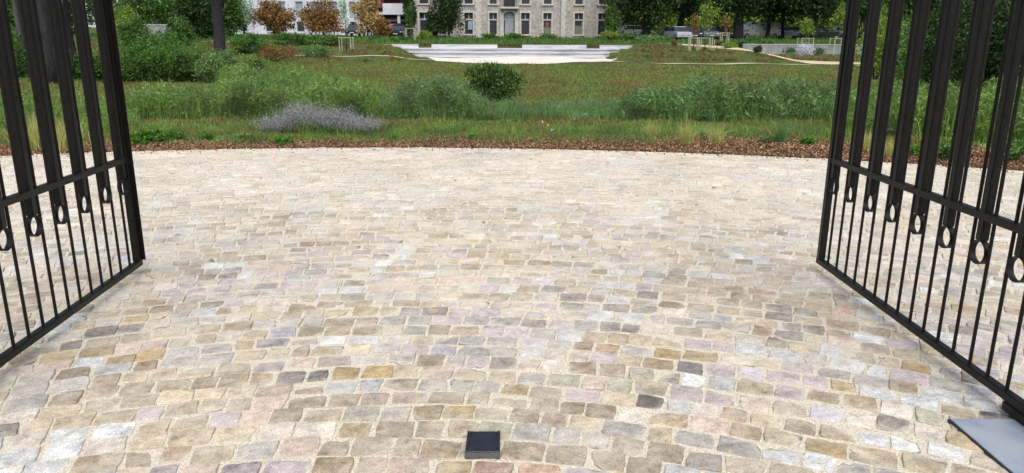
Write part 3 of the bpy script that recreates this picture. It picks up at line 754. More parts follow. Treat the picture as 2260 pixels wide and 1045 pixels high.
# trunks at the left (crowns above the picture)
for (u, vb, wpx, nm, bk) in ((117, 186, 25, 'dark leaning tree trunk seen between the left gate bars, nearest one', 'bark'), (168, 165, 14, 'slim dark trunk behind the fourth left gate bar', 'bark'),
                         (60, 172, 12, 'pale grey thin trunk near the left picture edge', 'bark2'), (490, 150, 27, 'dark rough tree trunk standing in the shrubs right of the left gate', 'bark')):
    X_, Y_ = gnd(u, vb); r0 = wpx/2*Y_/F/1.0
    limb_tree('tree', nm, (X_, Y_, gz(X_, Y_)), 8, r0*1.0, (6.8, 2.6, 2.6, 2.3), M['lf_mid'], 5000, .09, M[bk], 'tall tree trunks in the planting', trunk_top=7.2)

# shrub mass left
sg = 'shrubs massed behind the left meadow'
for (u, vb, vt, hw, lab, mt, n) in (
    (300, 182, 92, 62, 'dense dark green shrub next to the left gate stile', 'lf_mid', 9000), (365, 182, 84, 55, 'tall dark green shrub in the middle of the left shrub mass', 'lf_mid', 9000),
    (425, 182, 96, 55, 'rounded dark shrub left of the rough tree trunk', 'lf_mid', 8000), (490, 184, 112, 48, 'lower shrub in front of the rough tree trunk', 'lf_weed', 6000),
    (220, 180, 118, 50, 'dark shrub seen between the last two bars of the left gate', 'lf_mid', 6000), (150, 176, 120, 40, 'shrub behind the middle bars of the left gate', 'lf_dark', 5000),
    (40, 172, 60, 40, 'pale green shrub at the far left between the bars', 'lf_mid', 5000),
    (560, 168, 128, 34, 'small light shrub right of the rough tree trunk', 'lf_weed2', 3500)):
    X_, Y_ = gnd(u, vb); z = gz(X_, Y_); top = wp(u, vt, Y_)[1]; rx = hw*Y_/F
    shrub('shrub', lab, (X_, Y_, z), (rx, rx*.9, (top-z)/2), M[mt], n, .05, sg, spikes=60)
# further bushes in the left background
for (u, vb, vt, hw, Y_, lab, mt, n, ls) in (
    (300, 84, 40, 34, 52, 'loose pale green bush on the left slope', 'lf_mid', 3500, .1), (350, 95, 66, 40, 46, 'low spreading green bush on the left slope', 'lf_mid', 3500, .09),
    (400, 88, 38, 26, 56, 'green bush left of the wooden stake frame', 'lf_mid', 3000, .1), (280, 60, 8, 28, 70, 'autumn tinged bush behind the last left gate bar', 'lf_yel', 2500, .12),
    (540, 95, 74, 42, 52, 'low green bush below the white building', 'lf_mid', 3000, .08), (640, 92, 72, 52, 60, 'spreading low hedge plant below the rust tree', 'lf_mid', 3500, .09),
    (720, 98, 78, 50, 60, 'low green planting left of the terrace', 'lf_mid', 3000, .09), (610, 112, 103, 34, 46, 'reddish brown low bush in the meadow slope', 'lf_rust', 2000, .06),
    (700, 112, 98, 34, 50, 'dull green low bush on the slope left of the terrace', 'lf_weed', 2000, .06), (880, 94, 80, 25, 72, 'dark low bush beside the left end of the terrace', 'lf_mid', 1800, .09)):
    X_, _ = wp(u, vb, Y_); z = gz(X_, Y_); top = wp(u, vt, Y_)[1]; rx = hw*Y_/F
    shrub('bush', lab, (X_, Y_, z), (rx, rx*.8, max(.3, (top-z)/2)), M[mt], n, ls, 'bushes on the far slope', stems=4)
# background trees left: dense greens
for (u, vt, hw, Y_, lab, mt, n) in (
    (330, -60, 60, 80, 'green tree behind the left slope', 'lf_mid', 7000), (440, -60, 46, 72, 'dark green tree behind the wooden stake frame', 'lf_dark', 8000),
    (505, -50, 30, 78, 'light green tree beside the rough trunk', 'lf_mid', 5000), (20, -60, 60, 80, 'green tree at the far left edge', 'lf_mid', 7000),
    (150, -60, 60, 88, 'dark tree behind the middle bars of the left gate', 'lf_dark', 6000), (240, -40, 34, 98, 'mid green tree by the last left bars', 'lf_mid', 4000)):
    X_, z_ = wp(u, 60, Y_); z = gz(X_, Y_); top = wp(u, vt, Y_)[1]; hh = top-z; rx = hw*Y_/F
    limb_tree('tree', lab, (X_, Y_, z), hh, .16, (hh*.53, rx, rx*.8, hh*.5), M[mt], n, .16, group='background trees on the left', nclump=70)
# silver tree and rust trees before the white building
for (u, vb, vt, hw, lab, mt, n, sh) in (
    (540, 78, -20, 30, 'silvery thin leaved tree in front of the white building', 'lf_silver', 2200, .3),
    (606, 80, 2, 44, 'round rust brown tree, leftmost of the three', 'lf_rust', 6500, .3), (715, 80, 8, 48, 'rust and olive spreading tree, middle of the three', 'lf_rust', 6000, .3),
    (812, 86, -25, 32, 'tall tan brown tree, rightmost of the three', 'lf_tan', 5000, .3), (838, 88, 38, 24, 'low orange brown bushy tree at the foot of the tan tree', 'lf_rust', 2600, .2)):
    Y_ = 80.; X_, _ = wp(u, vb, Y_); z = gz(X_, Y_); top = wp(u, vt, Y_)[1]; hh = top-z; rx = hw*Y_/F
    limb_tree('autumn_tree', lab, (X_, Y_, z), hh, .12, (hh*.58, rx, rx*.9, hh*.46), M[mt], n, .13, group='autumn coloured trees before the white building', nclump=60, shell=sh)
# trees before the stone house
for (u, vb, vt, hw, lab, mt, n) in (
    (906, 90, -50, 13, 'narrow columnar green tree left of the stone building', 'lf_dark', 4500), (991, 90, -60, 36, 'large dense dark green tree in front of the stone building', 'lf_dark', 11000),
    (960, 90, 22, 18, 'smaller dark tree leaning against the large dark tree', 'lf_dark', 3500), (1350, 90, 2, 16, 'ivy green slim tree at the right end of the stone building', 'lf_mid', 3500)):
    Y_ = 84.; X_, _ = wp(u, vb, Y_); z = gz(X_, Y_); top = wp(u, vt, Y_)[1]; hh = top-z; rx = hw*Y_/F
    limb_tree('tree', lab, (X_, Y_, z), hh, .12, (hh*.52, rx, rx*.9, hh*.5), M[mt], n, .13, group='trees beside the stone building', nclump=60, shell=.3)
for (u, vt, hw, Y_, lab, mt, n) in (
    (940, 66, 14, 80, 'yellow green bush at the foot of the dark tree', 'lf_yel', 1800), (1135, 80, 20, 84, 'dark low bush under the balcony door', 'lf_mid', 1600), (1080, 78, 16, 84, 'low bush left of the stone building door', 'lf_mid', 1400),
    (1345, 68, 18, 78, 'yellow green bush at the right corner of the stone building', 'lf_yel', 2000), (1395, 76, 30, 80, 'green bush between the stone building and the dark trees', 'lf_mid', 2500),
    (1440, 84, 34, 74, 'grey green low bush at the right of the terrace', 'lf_weed', 2500), (1210, 80, 20, 85, 'low bush below the boarded window', 'lf_mid', 1400)):
    X_, _ = wp(u, 90, Y_); z = gz(X_, Y_); top = wp(u, vt, Y_)[1]; rx = hw*Y_/F
    shrub('bush', lab, (X_, Y_, z), (rx, rx*.8, max(.35, (top-z)/2)), M[mt], n, .1, 'bushes around the stone building', stems=4)
# dark tree row on the right
for i_, (u, r0px, vt0, hw, Y_, lab, mt, n) in enumerate((
    (1425, 9, 60, 70, 86, 'largest dark tree right of the stone building, crown almost to the ground', 'lf_dark', 16000), (1500, 8, 34, 60, 92, 'dark tree behind the young yellow green tree', 'lf_dark', 9000),
    (1627, 12, 36, 80, 84, 'dark tree with the thickest trunk of the right row', 'lf_dark', 13000), (1693, 5, 60, 50, 88, 'dark tree with a thin trunk in the right row', 'lf_dark', 8000),
    (1723, 6, 50, 50, 90, 'dark tree between the thin trunk and the grey wall', 'lf_dark', 8000), (1795, 6, 62, 60, 84, 'dark tree left of the right gate', 'lf_dark', 10000),
    (1900, 7, 52, 70, 86, 'dark tree seen through the first right gate bars', 'lf_mid', 9000), (2030, 7, 60, 80, 88, 'dark tree seen through the middle right gate bars', 'lf_dark', 9000), (2180, 7, 60, 90, 88, 'dark tree seen through the last right gate bars', 'lf_dark', 9000))):
    X_, _ = wp(u, 90, Y_); z = gz(X_, Y_); rx = hw*Y_/F; lowz = wp(u, vt0, Y_)[1]-z; hh = 11.
    cz = (lowz+hh)/2; t = limb_tree('broadleaf_tree', lab, (X_, Y_, z), hh, r0px*Y_/F, (cz, rx*1.15, rx, (hh-lowz)/2), M[mt], n, .2, group='row of dark trees on the right', nclump=90, shell=.25, spread=.4)
# hedge behind the cars
def hedge(label, u0, u1, Y_, vt, mat, n, ls, depth=2., name='hedge'):
    x0, x1 = wp(u0, 80, Y_)[0], wp(u1, 80, Y_)[0]; z = gz((x0+x1)/2, Y_); top = wp(1130, vt, Y_)[1]
    h_ = root(name, label, 'hedge', ((x0+x1)/2, Y_, z))
    P = np.stack([rng.uniform(x0, x1, n), Y_+rng.uniform(0, depth, n), z+(top-z)*rng.uniform(0, 1, n)*(1+.12*np.sin(rng.uniform(0, 6, n)))], 1)
    P[:, 2] += .4*np.sin(P[:, 0]*.7)*((P[:, 2]-z)/(top-z+.01))
    V, Fa = leaf_quads(P, ls, ls*.6); npmesh('foliage', V, Fa, mat, h_)
hedge('long yellow green hedge behind the parked cars', 1455, 2000, 104, 34, M['lf_yel'], 14000, .22)
hedge('high dark wood edge behind the hedge', 1380, 2400, 116, -70, M['lf_dark'], 26000, .5, 6, 'tall_hedge')
hedge('dark tall hedge behind the left background trees', -250, 500, 124, -40, M['lf_dark'], 14000, .5, 6, 'tall_hedge')

# young staked trees
def staked(label, u, vb, Y_, postv, hwpx, vt, crown_hw, mat, n, ncl=20, group='young staked trees', leafy=True):
    X_, Y_ = gnd(u, vb); z = gz(X_, Y_); top = wp(u, vt, Y_)[1]; pz = wp(u, postv, Y_)[1]; hw = hwpx*Y_/F; cw = crown_hw*Y_/F
    t = root('young_tree', label, 'young tree', (X_, Y_, z), 0, group)
    MB().tube([(X_, Y_, z), (X_+.03, Y_, z+(top-z)*.5), (X_, Y_, top-.1)], [.04, .03, .012], 7).build('trunk', M['bark2'], t, smooth=True)
    cz0 = z+(top-z)*.35
    P = crown_pts((X_, Y_, (cz0+top)/2+.3), (cw, cw, (top-cz0)/2), ncl, n, .35, .1)
    V, Fa = leaf_quads(P, .09, .045); npmesh('crown', V, Fa, mat, t)
    s = root('tree_stake_frame', 'wooden stake frame around the '+label, 'stake frame', (X_, Y_, z), 0, 'wooden stake frames around young trees')
    for sx in (-1, 1):
        for sy in (-1, 1):
            MB().tube([(X_+sx*hw, Y_+sy*hw, z-.2), (X_+sx*hw, Y_+sy*hw, pz)], [.036, .036], 7).build('post', M['wood'], s)
    for sy in (-1, 1):
        MB().box(X_-hw-.05, X_+hw+.05, Y_+sy*(hw+.05)-.02, Y_+sy*(hw+.05)+.02, pz-.07, pz-.03).build('crossbar', M['wood'], s)
staked('thin tree before the dark left tree', 434, 88, 58, 54, 9, 10, 10, M['lf_mid'], 500)
staked('pale thin tree left of the terrace', 765, 113, 52, 82, 12, -10, 11, M['lf_silver'], 500)
staked('columnar tree left of the stone building', 906, 92, 76, 62, 9, 10, 9, M['lf_mid'], 800)
staked('light green tree right of the terrace', 1555, 113, 62, 83, 12, 4, 20, M['lf_yel'], 900)
staked('orange tinged tree beside the light green one', 1530, 113, 64, 83, 9, 36, 11, M['lf_rust'], 350)
staked('thin tree right of the light green one', 1598, 100, 68, 72, 7, 42, 10, M['lf_rust'], 260)
staked('round yellow green tree before the grey wall', 1775, 118, 60, 84, 12, 48, 15, M['lf_yel'], 900)
staked('slender light green tree beside the right gate', 1846, 124, 58, 84, 12, 8, 16, M['lf_yel'], 700)
for (u, vb, vt, hw, Y_, lab, mt) in (
    (1582, 103, 93, 12, 62, 'dark green round bush by the stakes', 'lf_mid'), (1665, 94, 76, 17, 69, 'dark round bush behind the concrete wall end', 'lf_mid'), (1610, 108, 96, 16, 60, 'yellowish low bush among the stakes', 'lf_yel'),
    (1635, 106, 92, 12, 60, 'fresh green bush right of the stakes', 'lf_mid'), (1690, 114, 98, 13, 58, 'green bush before the concrete wall', 'lf_mid'), (1672, 117, 108, 9, 57, 'small dark bush at the path edge', 'lf_dark'),
    (1742, 122, 104, 16, 56, 'bright green bush by the white flowers', 'lf_bright'), (1725, 117, 106, 8, 57, 'small green bush by the path', 'lf_mid'), (1800, 124, 106, 20, 56, 'dark green bush right of the white flowers', 'lf_mid'),
    (1487, 103, 92, 6, 62, 'small red leaved bush right of the terrace mound', 'redstuff'), (1700, 96, 78, 10, 80, 'dim green bush under the dark trees', 'lf_dark')):
    if vb > 97: X_, Y_ = gnd(u, vb)
    else: X_, _ = wp(u, vb, Y_)
    z = gz(X_, Y_); top = wp(u, vt, Y_)[1]; rx = hw*Y_/F
    shrub('bush', lab, (X_, Y_, z), (rx, rx*.8, max(.25, (top-z)/2)), M[mt], 1300, .06, 'bushes along the right path', stems=4)
X_, _ = wp(1775, 106, 60.); z = gz(X_, 60.)
t_ = shrub('flower_mound', 'low wide mound of white flowers before the grey wall', (X_, 60, z), (.85, .6, max(.3, (wp(1775, 97, 60)[1]-z)/2)), M['flower_white'], 2200, .05, stems=3, cat='flowers', up=.6)

# ------------------------------------------------------------------ cars
def car_paint(name, col): 
    m = plain(name, col, .3, .2); m.node_tree.nodes['Principled BSDF'].inputs['Coat Weight'].default_value = .6; return m
PA = {'silver': car_paint('silver_paint', (.42, .45, .5, 1)), 'dark': car_paint('dark_blue_paint', (.03, .035, .06, 1)), 'grey': car_paint('grey_paint', (.16, .17, .18, 1)),
      'white': car_paint('white_paint', (.7, .72, .76, 1)), 'blue': car_paint('blue_paint', (.06, .12, .32, 1)), 'black': car_paint('black_paint', (.012, .013, .016, 1)), 'red': car_paint('red_paint', (.25, .03, .03, 1))}
def car(label, u, Y_, rz, paint, van=False):
    X_, _ = wp(u, 85, Y_); z = gz(X_, Y_)
    c = root('parked_van' if van else 'parked_car', label, 'van' if van else 'car', (X_, Y_, z+.02), rz, 'vehicles parked under the dark trees')
    Lh, Wd = (2.4, .95) if van else (2.1, .87)
    if van: prof = [(-Lh, .35), (-Lh, 1.0), (-Lh+.35, 1.15), (Lh, 1.15), (Lh, .35)]; gl = [(-Lh+.35, 1.15), (-Lh+1.15, 1.95), (Lh-.1, 1.95), (Lh-.02, 1.15)]
    else: prof = [(-Lh, .3), (-Lh, .68), (-Lh+.15, .8), (-Lh+1.05, .93), (Lh-.25, .96), (Lh, .8), (Lh, .3)]; gl = [(-Lh+1.0, .93), (-Lh+1.65, 1.40), (Lh-1.0, 1.43), (Lh-.35, .96)]
    MB().prism(prof, -Wd, Wd).build('body', PA[paint], c, local=True, bevel=.05)
    m = MB(); (a, b0), (p, q), (r_, s_), (e, f0) = gl; w0, w1 = Wd-.05, Wd-.2
    m.add([(a, -w0, b0-.02), (e, -w0, f0-.02), (e, w0, f0-.02), (a, w0, b0-.02), (p, -w1, q), (r_, -w1, s_), (r_, w1, s_), (p, w1, q)], BF)
    m.build('windows', M['winglass'] if not van else PA[paint], c, local=True, bevel=.03)
    MB().box(p-.05, r_+.05, -w1-.02, w1+.02, min(q, s_)-.02, max(q, s_)+.03).build('roof', PA[paint], c, local=True, bevel=.02)
    for sx in (-1, 1):
        for sy in (-1, 1):
            wl = MB().tube([(sx*(Lh-.75), sy*(Wd-.2), .32), (sx*(Lh-.75), sy*(Wd+.01), .32)], [.32, .32], 18).build('wheel', M['tyre'], c, local=True)
            MB().tube([(sx*(Lh-.75), sy*(Wd+.01), .32), (sx*(Lh-.75), sy*(Wd+.025), .32)], [.2, .18], 14).build('rim', M['rim'], wl, local=True)
    for sy in (-1, 1):
        MB().box(-Lh-.015, -Lh+.1, sy*(Wd-.24)-.15, sy*(Wd-.24)+.15, .56, .69).build('headlight', M['lamp'], c, local=True, bevel=.02)
    MB().box(-Lh-.02, -Lh+.02, -.26, .26, .38, .49).build('number_plate', M['plate_w'], c, local=True)
    MB().box(-Lh-.01, -Lh+.03, -.5, .5, .50, .54).build('grille', M['tyre'], c, local=True)
    return c
Q = math.pi/2
car('silver car parked nose first beside the dark tree trunk', 1496, 82, Q+.15, 'silver')
car('dark blue car parked right of the silver car', 1524, 84, Q, 'dark')
car('grey car parked behind the staked trees', 1560, 84, Q, 'grey')
car('blue car parked behind the silver car', 1476, 90, Q, 'blue')
car('dark car right of the thick trunk', 1590, 86, Q, 'black')
car('white van parked side on between the trunks', 1672, 90, .05, 'white', True)
car('silver car side on behind the thin trunks', 1735, 92, .05, 'silver')
car('black car parked left of the right gate', 1812, 86, .1, 'black')
car('white car beside the black car near the right gate', 1850, 92, .1, 'white')
car('small white car under the largest dark tree', 1388, 94, .2, 'white')
car('black car parked in front of the white apartment building', 879, 90, Q, 'black')
car('dark car left of the tan tree', 785, 92, Q, 'dark')
car('red car under the apartment balcony', 868, 95, .3, 'red')

# ------------------------------------------------------------------ near right thicket behind the gate
for (u, vb, vt, hw, Y_, lab, mt, n) in (
    (1935, 150, 30, 46, 30, 'yellow green willow bush behind the first right gate bars', 'lf_yel', 5000), (2010, 190, 60, 50, 24, 'olive bush behind the fourth right gate bar', 'lf_mid', 6000),
    (2080, 215, -20, 55, 21, 'tall dark green shrub behind the fifth right gate bar', 'lf_dark', 9000), (2160, 235, -40, 60, 18.5, 'large dark green shrub behind the sixth right gate bar', 'lf_dark', 11000),
    (2240, 255, -40, 60, 17, 'large dark green shrub at the right picture edge', 'lf_dark', 11000), (2330, 255, -20, 60, 17, 'dark shrub just outside the right edge', 'lf_dark', 8000),
    (1975, 120, 10, 50, 40, 'light green tree-like bush beyond the right gate', 'lf_mid', 6000)):
    X_, _ = wp(u, vb, Y_); z = gz(X_, Y_); top = wp(u, vt, Y_)[1]; rx = hw*Y_/F*1.1
    shrub('shrub', lab, (X_, Y_, z), (rx, rx*.8, (top-z)/2), M[mt], n, .055, 'thicket behind the right gate', nclump=60, spikes=40)
# dark round willow bush in the meadow
X_, Y_ = gnd(1082, 230); z = gz(X_, Y_)
shrub('round_bush', 'dark green round bush standing alone in the middle of the meadow', (X_, Y_, z), (65*Y_/F*.94, .62, (wp(1082, 143, Y_)[1]-z)/2), M['lf_bush'], 15000, .034, nclump=60, up=.9, spikes=420, spread=.36, shell=.35)

# ------------------------------------------------------------------ meadow grass and weeds
def scatter(n, y0, y1, power=1.0, xw=.78):
    """points in the strip the picture can see, thinning with distance"""
    t = rng.uniform(0, 1, n); y = y0*(y1/y0)**(t**power); x = rng.uniform(-1, 1, n)*(y*xw+1.0)
    return x, y
def field(name, mat, n, y0, y1, hgt, wid, keep, lean=.5):
    x, y = scatter(n, y0, y1); r = np.hypot(x-CX, y-CY)
    k = (r > CR+.1) & keep(x, y); x, y = x[k], y[k]
    P = np.stack([x, y, terrain(x, y)-.01], 1)
    h = hgt*(.75+.5*np.sin(x*2.1+y*.9)*np.sin(x*.83-y*1.7)+.4*np.sin(x*5.3)*np.sin(y*4.1+x)+.2); h = np.maximum(h, hgt*.4)
    V, Fa = blades(P, h, wid*(y/14)**.8, lean)
    return tag(npmesh(name, V, Fa, mat), kind='stuff')
def not_paths(x, y):
    am = (y > 46.2) & (y < 66) & (np.abs(x) < np.interp(y, [46, 58, 66], [6.5, 7.6, 11.2]))
    p1 = (y > 44.8) & (y < 48.3) & (x > 4)
    p2 = (y > 50.0) & (y < 50.9) & (x < -4.5) & (x > -15)
    p3 = (x > np.interp(y, [46, 49, 52.5, 58, 65], [24, 19.5, 17.8, 17, 13])-.3) & (x < np.interp(y, [46, 49, 53, 59, 66], [31, 24, 20.5, 18.5, 14])+.3) & (y > 44.8) & (y < 67)
    return ~(am | p1 | p2 | p3)
dens = lambda x, y: np.hypot(x-CX, y-CY) > CR+.12+(.5+.9*sstep(.5, 3, x))*rng.uniform(0, 1, x.shape)**.7+.12*np.sin(x*2.1)
tag(field('meadow_grass', M['lf_lawn'], 400000, 11.2, 62, .10, .0055, lambda x, y: not_paths(x, y) & dens(x, y), .8), 'short mixed green and brown meadow grass', 'grass')
tag(field('far_grass', M['lf_mid'], 60000, 62, 92, .3, .006, lambda x, y: not_paths(x, y), .5), 'rough grass behind the stepped terrace', 'grass')
tag(field('dry_grass', M['drygrass'], 60000, 11.2, 60, .12, .004, lambda x, y: not_paths(x, y) & (np.sin(x*.9+1)*np.sin(y*.5+x*.3) > .1), .7), 'drier brownish grass patches in the meadow', 'grass')
tag(field('rusty_ground_cover', M['redstuff'], 160000, 40, 64, .16, .010, lambda x, y: not_paths(x, y) & (np.abs(x) > 6.5) & (y > 48) & (np.sin(x*1.1+.5*y)*np.sin(y*.9-x*.4)+.5*np.sin(x*2.9+y) > .1), .7), 'reddish brown planting on the mounds beside the terrace', 'ground cover')
tag(field('rusty_ground_cover', M['redstuff'], 50000, 11.2, 60, .05, .007, lambda x, y: not_paths(x, y) & (np.sin(x*.7+2.2+.2*y)*np.sin(y*.33-x*.21+1) > .45), .9), 'red brown leaves and seedlings in the meadow', 'ground cover')

def weeds(name, label, u0, u1, vb, depth, hfun, mat, n, leafL=.05, nl=11, mat2=None, spikes=.0, vb2=None):
    """tall weed stems with lance leaves; rows stand from the pixel line vb backwards by depth"""
    us = rng.uniform(u0, u1, n); base = [gnd(u, vb if vb2 is None else vb+(vb2-vb)*(u-u0)/(u1-u0)) for u in np.linspace(u0, u1, 12)]
    bx = np.interp(us, np.linspace(u0, u1, 12), [b[0] for b in base]); by = np.interp(us, np.linspace(u0, u1, 12), [b[1] for b in base])
    y = by+rng.uniform(0, 1, n)**1.2*depth; x = bx*y/by
    y = y+rng.normal(0, .1, n); x += rng.normal(0, .1, n)
    h = np.array([hfun(a) for a in us])*rng.uniform(.4, 1.15, n)*(.9+.14*np.sin(x*3.3+y*1.3)+.16*np.sin(x*7.1+2)*np.sin(x*.9+1))
    z = terrain(x, y); P0 = np.stack([x, y, z], 1)
    ln = rng.normal(0, .17, (n, 2)); D = np.stack([ln[:, 0], ln[:, 1], np.ones(n)], 1)*h[:, None]
    s = np.array([.0035, 0, 0]); 
    V1 = np.stack([P0-s, P0+s, P0+D+s*.4, P0+D-s*.4], 1).reshape(-1, 3); F1 = np.arange(4*n).reshape(n, 4)
    k = np.repeat(np.arange(n), nl); t = np.tile(np.linspace(.12, 1, nl), n)+rng.normal(0, .03, n*nl)
    a = rng.uniform(0, 2*np.pi, len(k)); up = rng.uniform(.2, 1.2, len(k))
    d = np.stack([np.cos(a), np.sin(a), up], 1); d /= np.linalg.norm(d, axis=1)[:, None]
    ll = 1.25*leafL*(1.15-.5*t)*np.clip(h[k]/.5, .5, 1.3)
    P = P0[k]+D[k]*t[:, None]+d*ll[:, None]
    V2, F2 = leaf_quads(P, ll, ll*.2, 0, d)
    m3 = n*6; i3 = rng.integers(0, n, m3); Q3 = P0[i3]+np.concatenate([rng.normal(0, .06, (m3, 2)), np.zeros((m3, 1))], 1)
    V3, F3 = blades(Q3, h[i3]*rng.uniform(.5, 1.12, m3), .0048, .34)
    o = npmesh(name, np.concatenate([V1, V2, V3]), [np.concatenate([F1, F2+len(V1), F3[0]+len(V1)+len(V2)]), F3[1]+len(V1)+len(V2)], mat)
    tag(o, label, 'plants', kind='stuff')
    if spikes:
        sel = rng.uniform(size=n) < spikes; kk = np.repeat(np.where(sel)[0], 14); t = np.tile(np.linspace(.82, 1.12, 14), sel.sum())
        P = P0[kk]+D[kk]*t[:, None]+rng.normal(0, .008, (len(kk), 3))
        V, Fa = leaf_quads(P, .013, .008, .3); tag(npmesh(name.replace('weeds', 'flower')+'_spikes' if False else 'flower_spikes', V, Fa, mat2), label='grey violet flower spikes above '+label, cat='flowers', kind='stuff')
ip = lambda xs_, hs: (lambda u: float(np.interp(u, xs_, hs)))
weeds('tall_weeds', 'tall blue green leafy weeds right of the meadow centre', 1370, 1860, 268, 1.5, ip([1370, 1430, 1520, 1700, 1860], [.32, .58, .64, .60, .52]), M['lf_weed'], 3800, .06, 13, M['lf_purp'], .05)
weeds('tall_weeds', 'tall grey green weeds left of the round bush', 840, 1065, 264, 1.6, ip([840, 900, 1000, 1065], [.45, .60, .66, .45]), M['lf_weed'], 2200, .045, 13, M['lf_purp'], .12)
weeds('tall_weeds', 'wide band of fresh green weeds on the left meadow', 285, 850, 264, 2.6, ip([285, 400, 600, 850], [.45, .56, .60, .56]), M['lf_weed2'], 5600, .05, 12, M['lf_purp'], .04)
weeds('tall_weeds', 'fresh green weeds climbing back towards the rough trunk', 500, 760, 215, 7, ip([500, 600, 760], [.62, .58, .3]), M['lf_weed2'], 2200, .06, 10)
weeds('low_weeds', 'lower bright green weeds in front of the round bush', 1055, 1400, 268, 2.4, ip([1055, 1200, 1400], [.28, .26, .3]), M['lf_weed'], 2600, .045, 10, M['lf_purp'], .06)
weeds('tall_weeds', 'rank green weeds behind the right gate', 1860, 2330, 300, 3.2, ip([1860, 2000, 2260], [.55, .62, .8]), M['lf_weed2'], 3200, .055, 11, vb2=325)
weeds('low_weeds', 'thin grasses and weeds behind the left gate', -60, 290, 300, 4, ip([-60, 120, 290], [.55, .4, .3]), M['lf_weed2'], 1700, .05, 9, vb2=290)
weeds('low_weeds', 'sparse low weeds creeping over the left half of the mulch', 290, 1500, 316, .7, ip([290, 700, 1180, 1500], [.10, .08, .08, .06]), M['lf_weed2'], 2600, .026, 8, vb2=316)
weeds('low_weeds', 'low weeds along the inner edge of the mulch', 290, 1860, 296, .9, ip([290, 700, 1200, 1860], [.16, .12, .13, .2]), M['lf_weed2'], 2600, .028, 8, vb2=305)

# bark mulch along the court
def mulch():
    n = 110000; a = rng.uniform(-.62, .60, n); w_ = np.interp(a, [-.6, -.25, 0, .1, .2, .4, .6], [.3, .36, .5, .85, 1.2, 1.35, 1.35])
    r = CR+.0+np.abs(rng.normal(0, .62, n))*w_; r = np.where(rng.uniform(size=n) < .012, CR-np.abs(rng.normal(0, .16, n)), r); x = CX+r*np.sin(a); y = CY+r*np.cos(a)
    z = terrain(x, np.maximum(y, 6.01)); ins = np.hypot(x-CX, y-CY) < CR+.02; z = np.where(ins, .008, z)+rng.uniform(0, .03, n)*np.where(ins, .15, 1)
    V, Fa = leaf_quads(np.stack([x, y, z], 1), .021, .009, 0)
    tag(npmesh('bark_mulch', V, Fa, M['chips']), 'brown bark mulch strip along the edge of the setts', 'mulch', kind='stuff')
mulch()
# mulch ground strip
def mulch_base():
    an = np.linspace(-.75, .72, 200); rs = np.linspace(0, 1, 8); P = []
    for q in rs:
        r = CR+.004+q*np.interp(an, [-.6, -.25, 0, .1, .2, .4, .6], [.2, .22, .36, .65, 1.0, 1.15, 1.15])*(1+.25*np.sin(an*37)+.15*np.sin(an*83))
        x = CX+r*np.sin(an); y = CY+r*np.cos(an); P.append(np.stack([x, y, terrain(x, np.maximum(y, 6.01))+.012*(1-q)-.02*(q == 1)+.004], 1))
    P = np.concatenate(P); i = (np.arange(7)[:, None]*200+np.arange(199)[None]).ravel()
    m = noise_mat('mulch_soil', [srgb(44, 32, 24), srgb(80, 56, 42), (.16, .1, .07, 1)], 40, 1, 1, 70, detail=4)
    tag(npmesh('soil_border', P, np.stack([i, i+1, i+201, i+200], 1), m, smooth=True), kind='structure')
mulch_base()

# lavender clump
def lavender():
    cs = [(590, 306, .26), (612, 304, .22), (640, 303, .40), (668, 305, .44), (700, 304, .34), (735, 304, .36), (762, 305, .27), (795, 308, .26)]
    X0, Y0 = gnd(690, 308); t = root('lavender_clump', 'wide clump of lilac grey flowering lavender at the edge of the mulch', 'flowers', (X0, Y0, gz(X0, Y0)))
    Ps, Pl = [], []
    for u, v, h in cs:
        x, y = gnd(u, v); y += .35; n = 300
        px = x+rng.normal(0, .13, n); py = y+rng.normal(0, .15, n); Ps.append((px, py, np.full(n, h*1.12)*rng.uniform(.6, 1.15, n)))
    px = np.concatenate([p[0] for p in Ps]); py = np.concatenate([p[1] for p in Ps]); h = np.concatenate([p[2] for p in Ps])
    P0 = np.stack([px, py, terrain(px, py)], 1)
    V, Fa = blades(P0, h*.75, .0035, .4); npmesh('foliage', V, Fa, M['lf_weed2'], t)
    n = len(h); k = np.repeat(np.arange(n), 9); tt = np.tile(np.linspace(.5, 1.0, 9), n); ln = rng.normal(0, .28, (n, 2))
    D = np.stack([ln[:, 0], ln[:, 1], np.ones(n)], 1)*h[:, None]
    V, Fa = leaf_quads(P0[k]+D[k]*tt[:, None]+rng.normal(0, .006, (len(k), 3)), .011, .006, .4); npmesh('flowers', V, Fa, M['lf_lav'], t)
lavender()
# grass tufts, leafy plants in the mulch
def tuft(label, u, v, h, n, mat, sp=.04, lean=.45):
    x, y = gnd(u, v); z = gz(x, y); t = root('grass_tuft', label, 'grass tuft', (x, y, z), 0, 'grass tufts in the mulch strip')
    P = np.stack([x+rng.normal(0, sp, n), y+rng.normal(0, sp, n), np.full(n, z)], 1)
    V, Fa = blades(P, h, .003, lean); npmesh('blades', V, Fa, mat, t)
tuft('pale green grass tuft, larger of the pair in the right mulch', 1515, 322, .34, 260, M['lf_straw'])
tuft('pale green grass tuft, smaller of the pair in the right mulch', 1580, 322, .28, 200, M['lf_straw'])
tuft('upright green grass tuft near the right gate stile', 1722, 318, .36, 260, M['lf_weed'])
tuft('straw coloured grass tuft seen between the left gate bars', 78, 330, .5, 420, M['lf_straw'], .12)
tuft('straw coloured grass tuft behind the third left gate bar', 150, 328, .45, 320, M['lf_straw'], .1)
tuft('tiny green grass tuft before the lavender', 868, 312, .2, 120, M['lf_weed2'])
tuft('dry grass tuft left of the pair in the right mulch', 1440, 306, .25, 160, M['lf_straw'])
tuft('grass tuft behind the second right gate bar', 1905, 335, .3, 200, M['lf_straw'])
tuft('dry brown tuft at the mulch behind the third right gate bar', 1960, 352, .26, 160, M['lf_straw'])
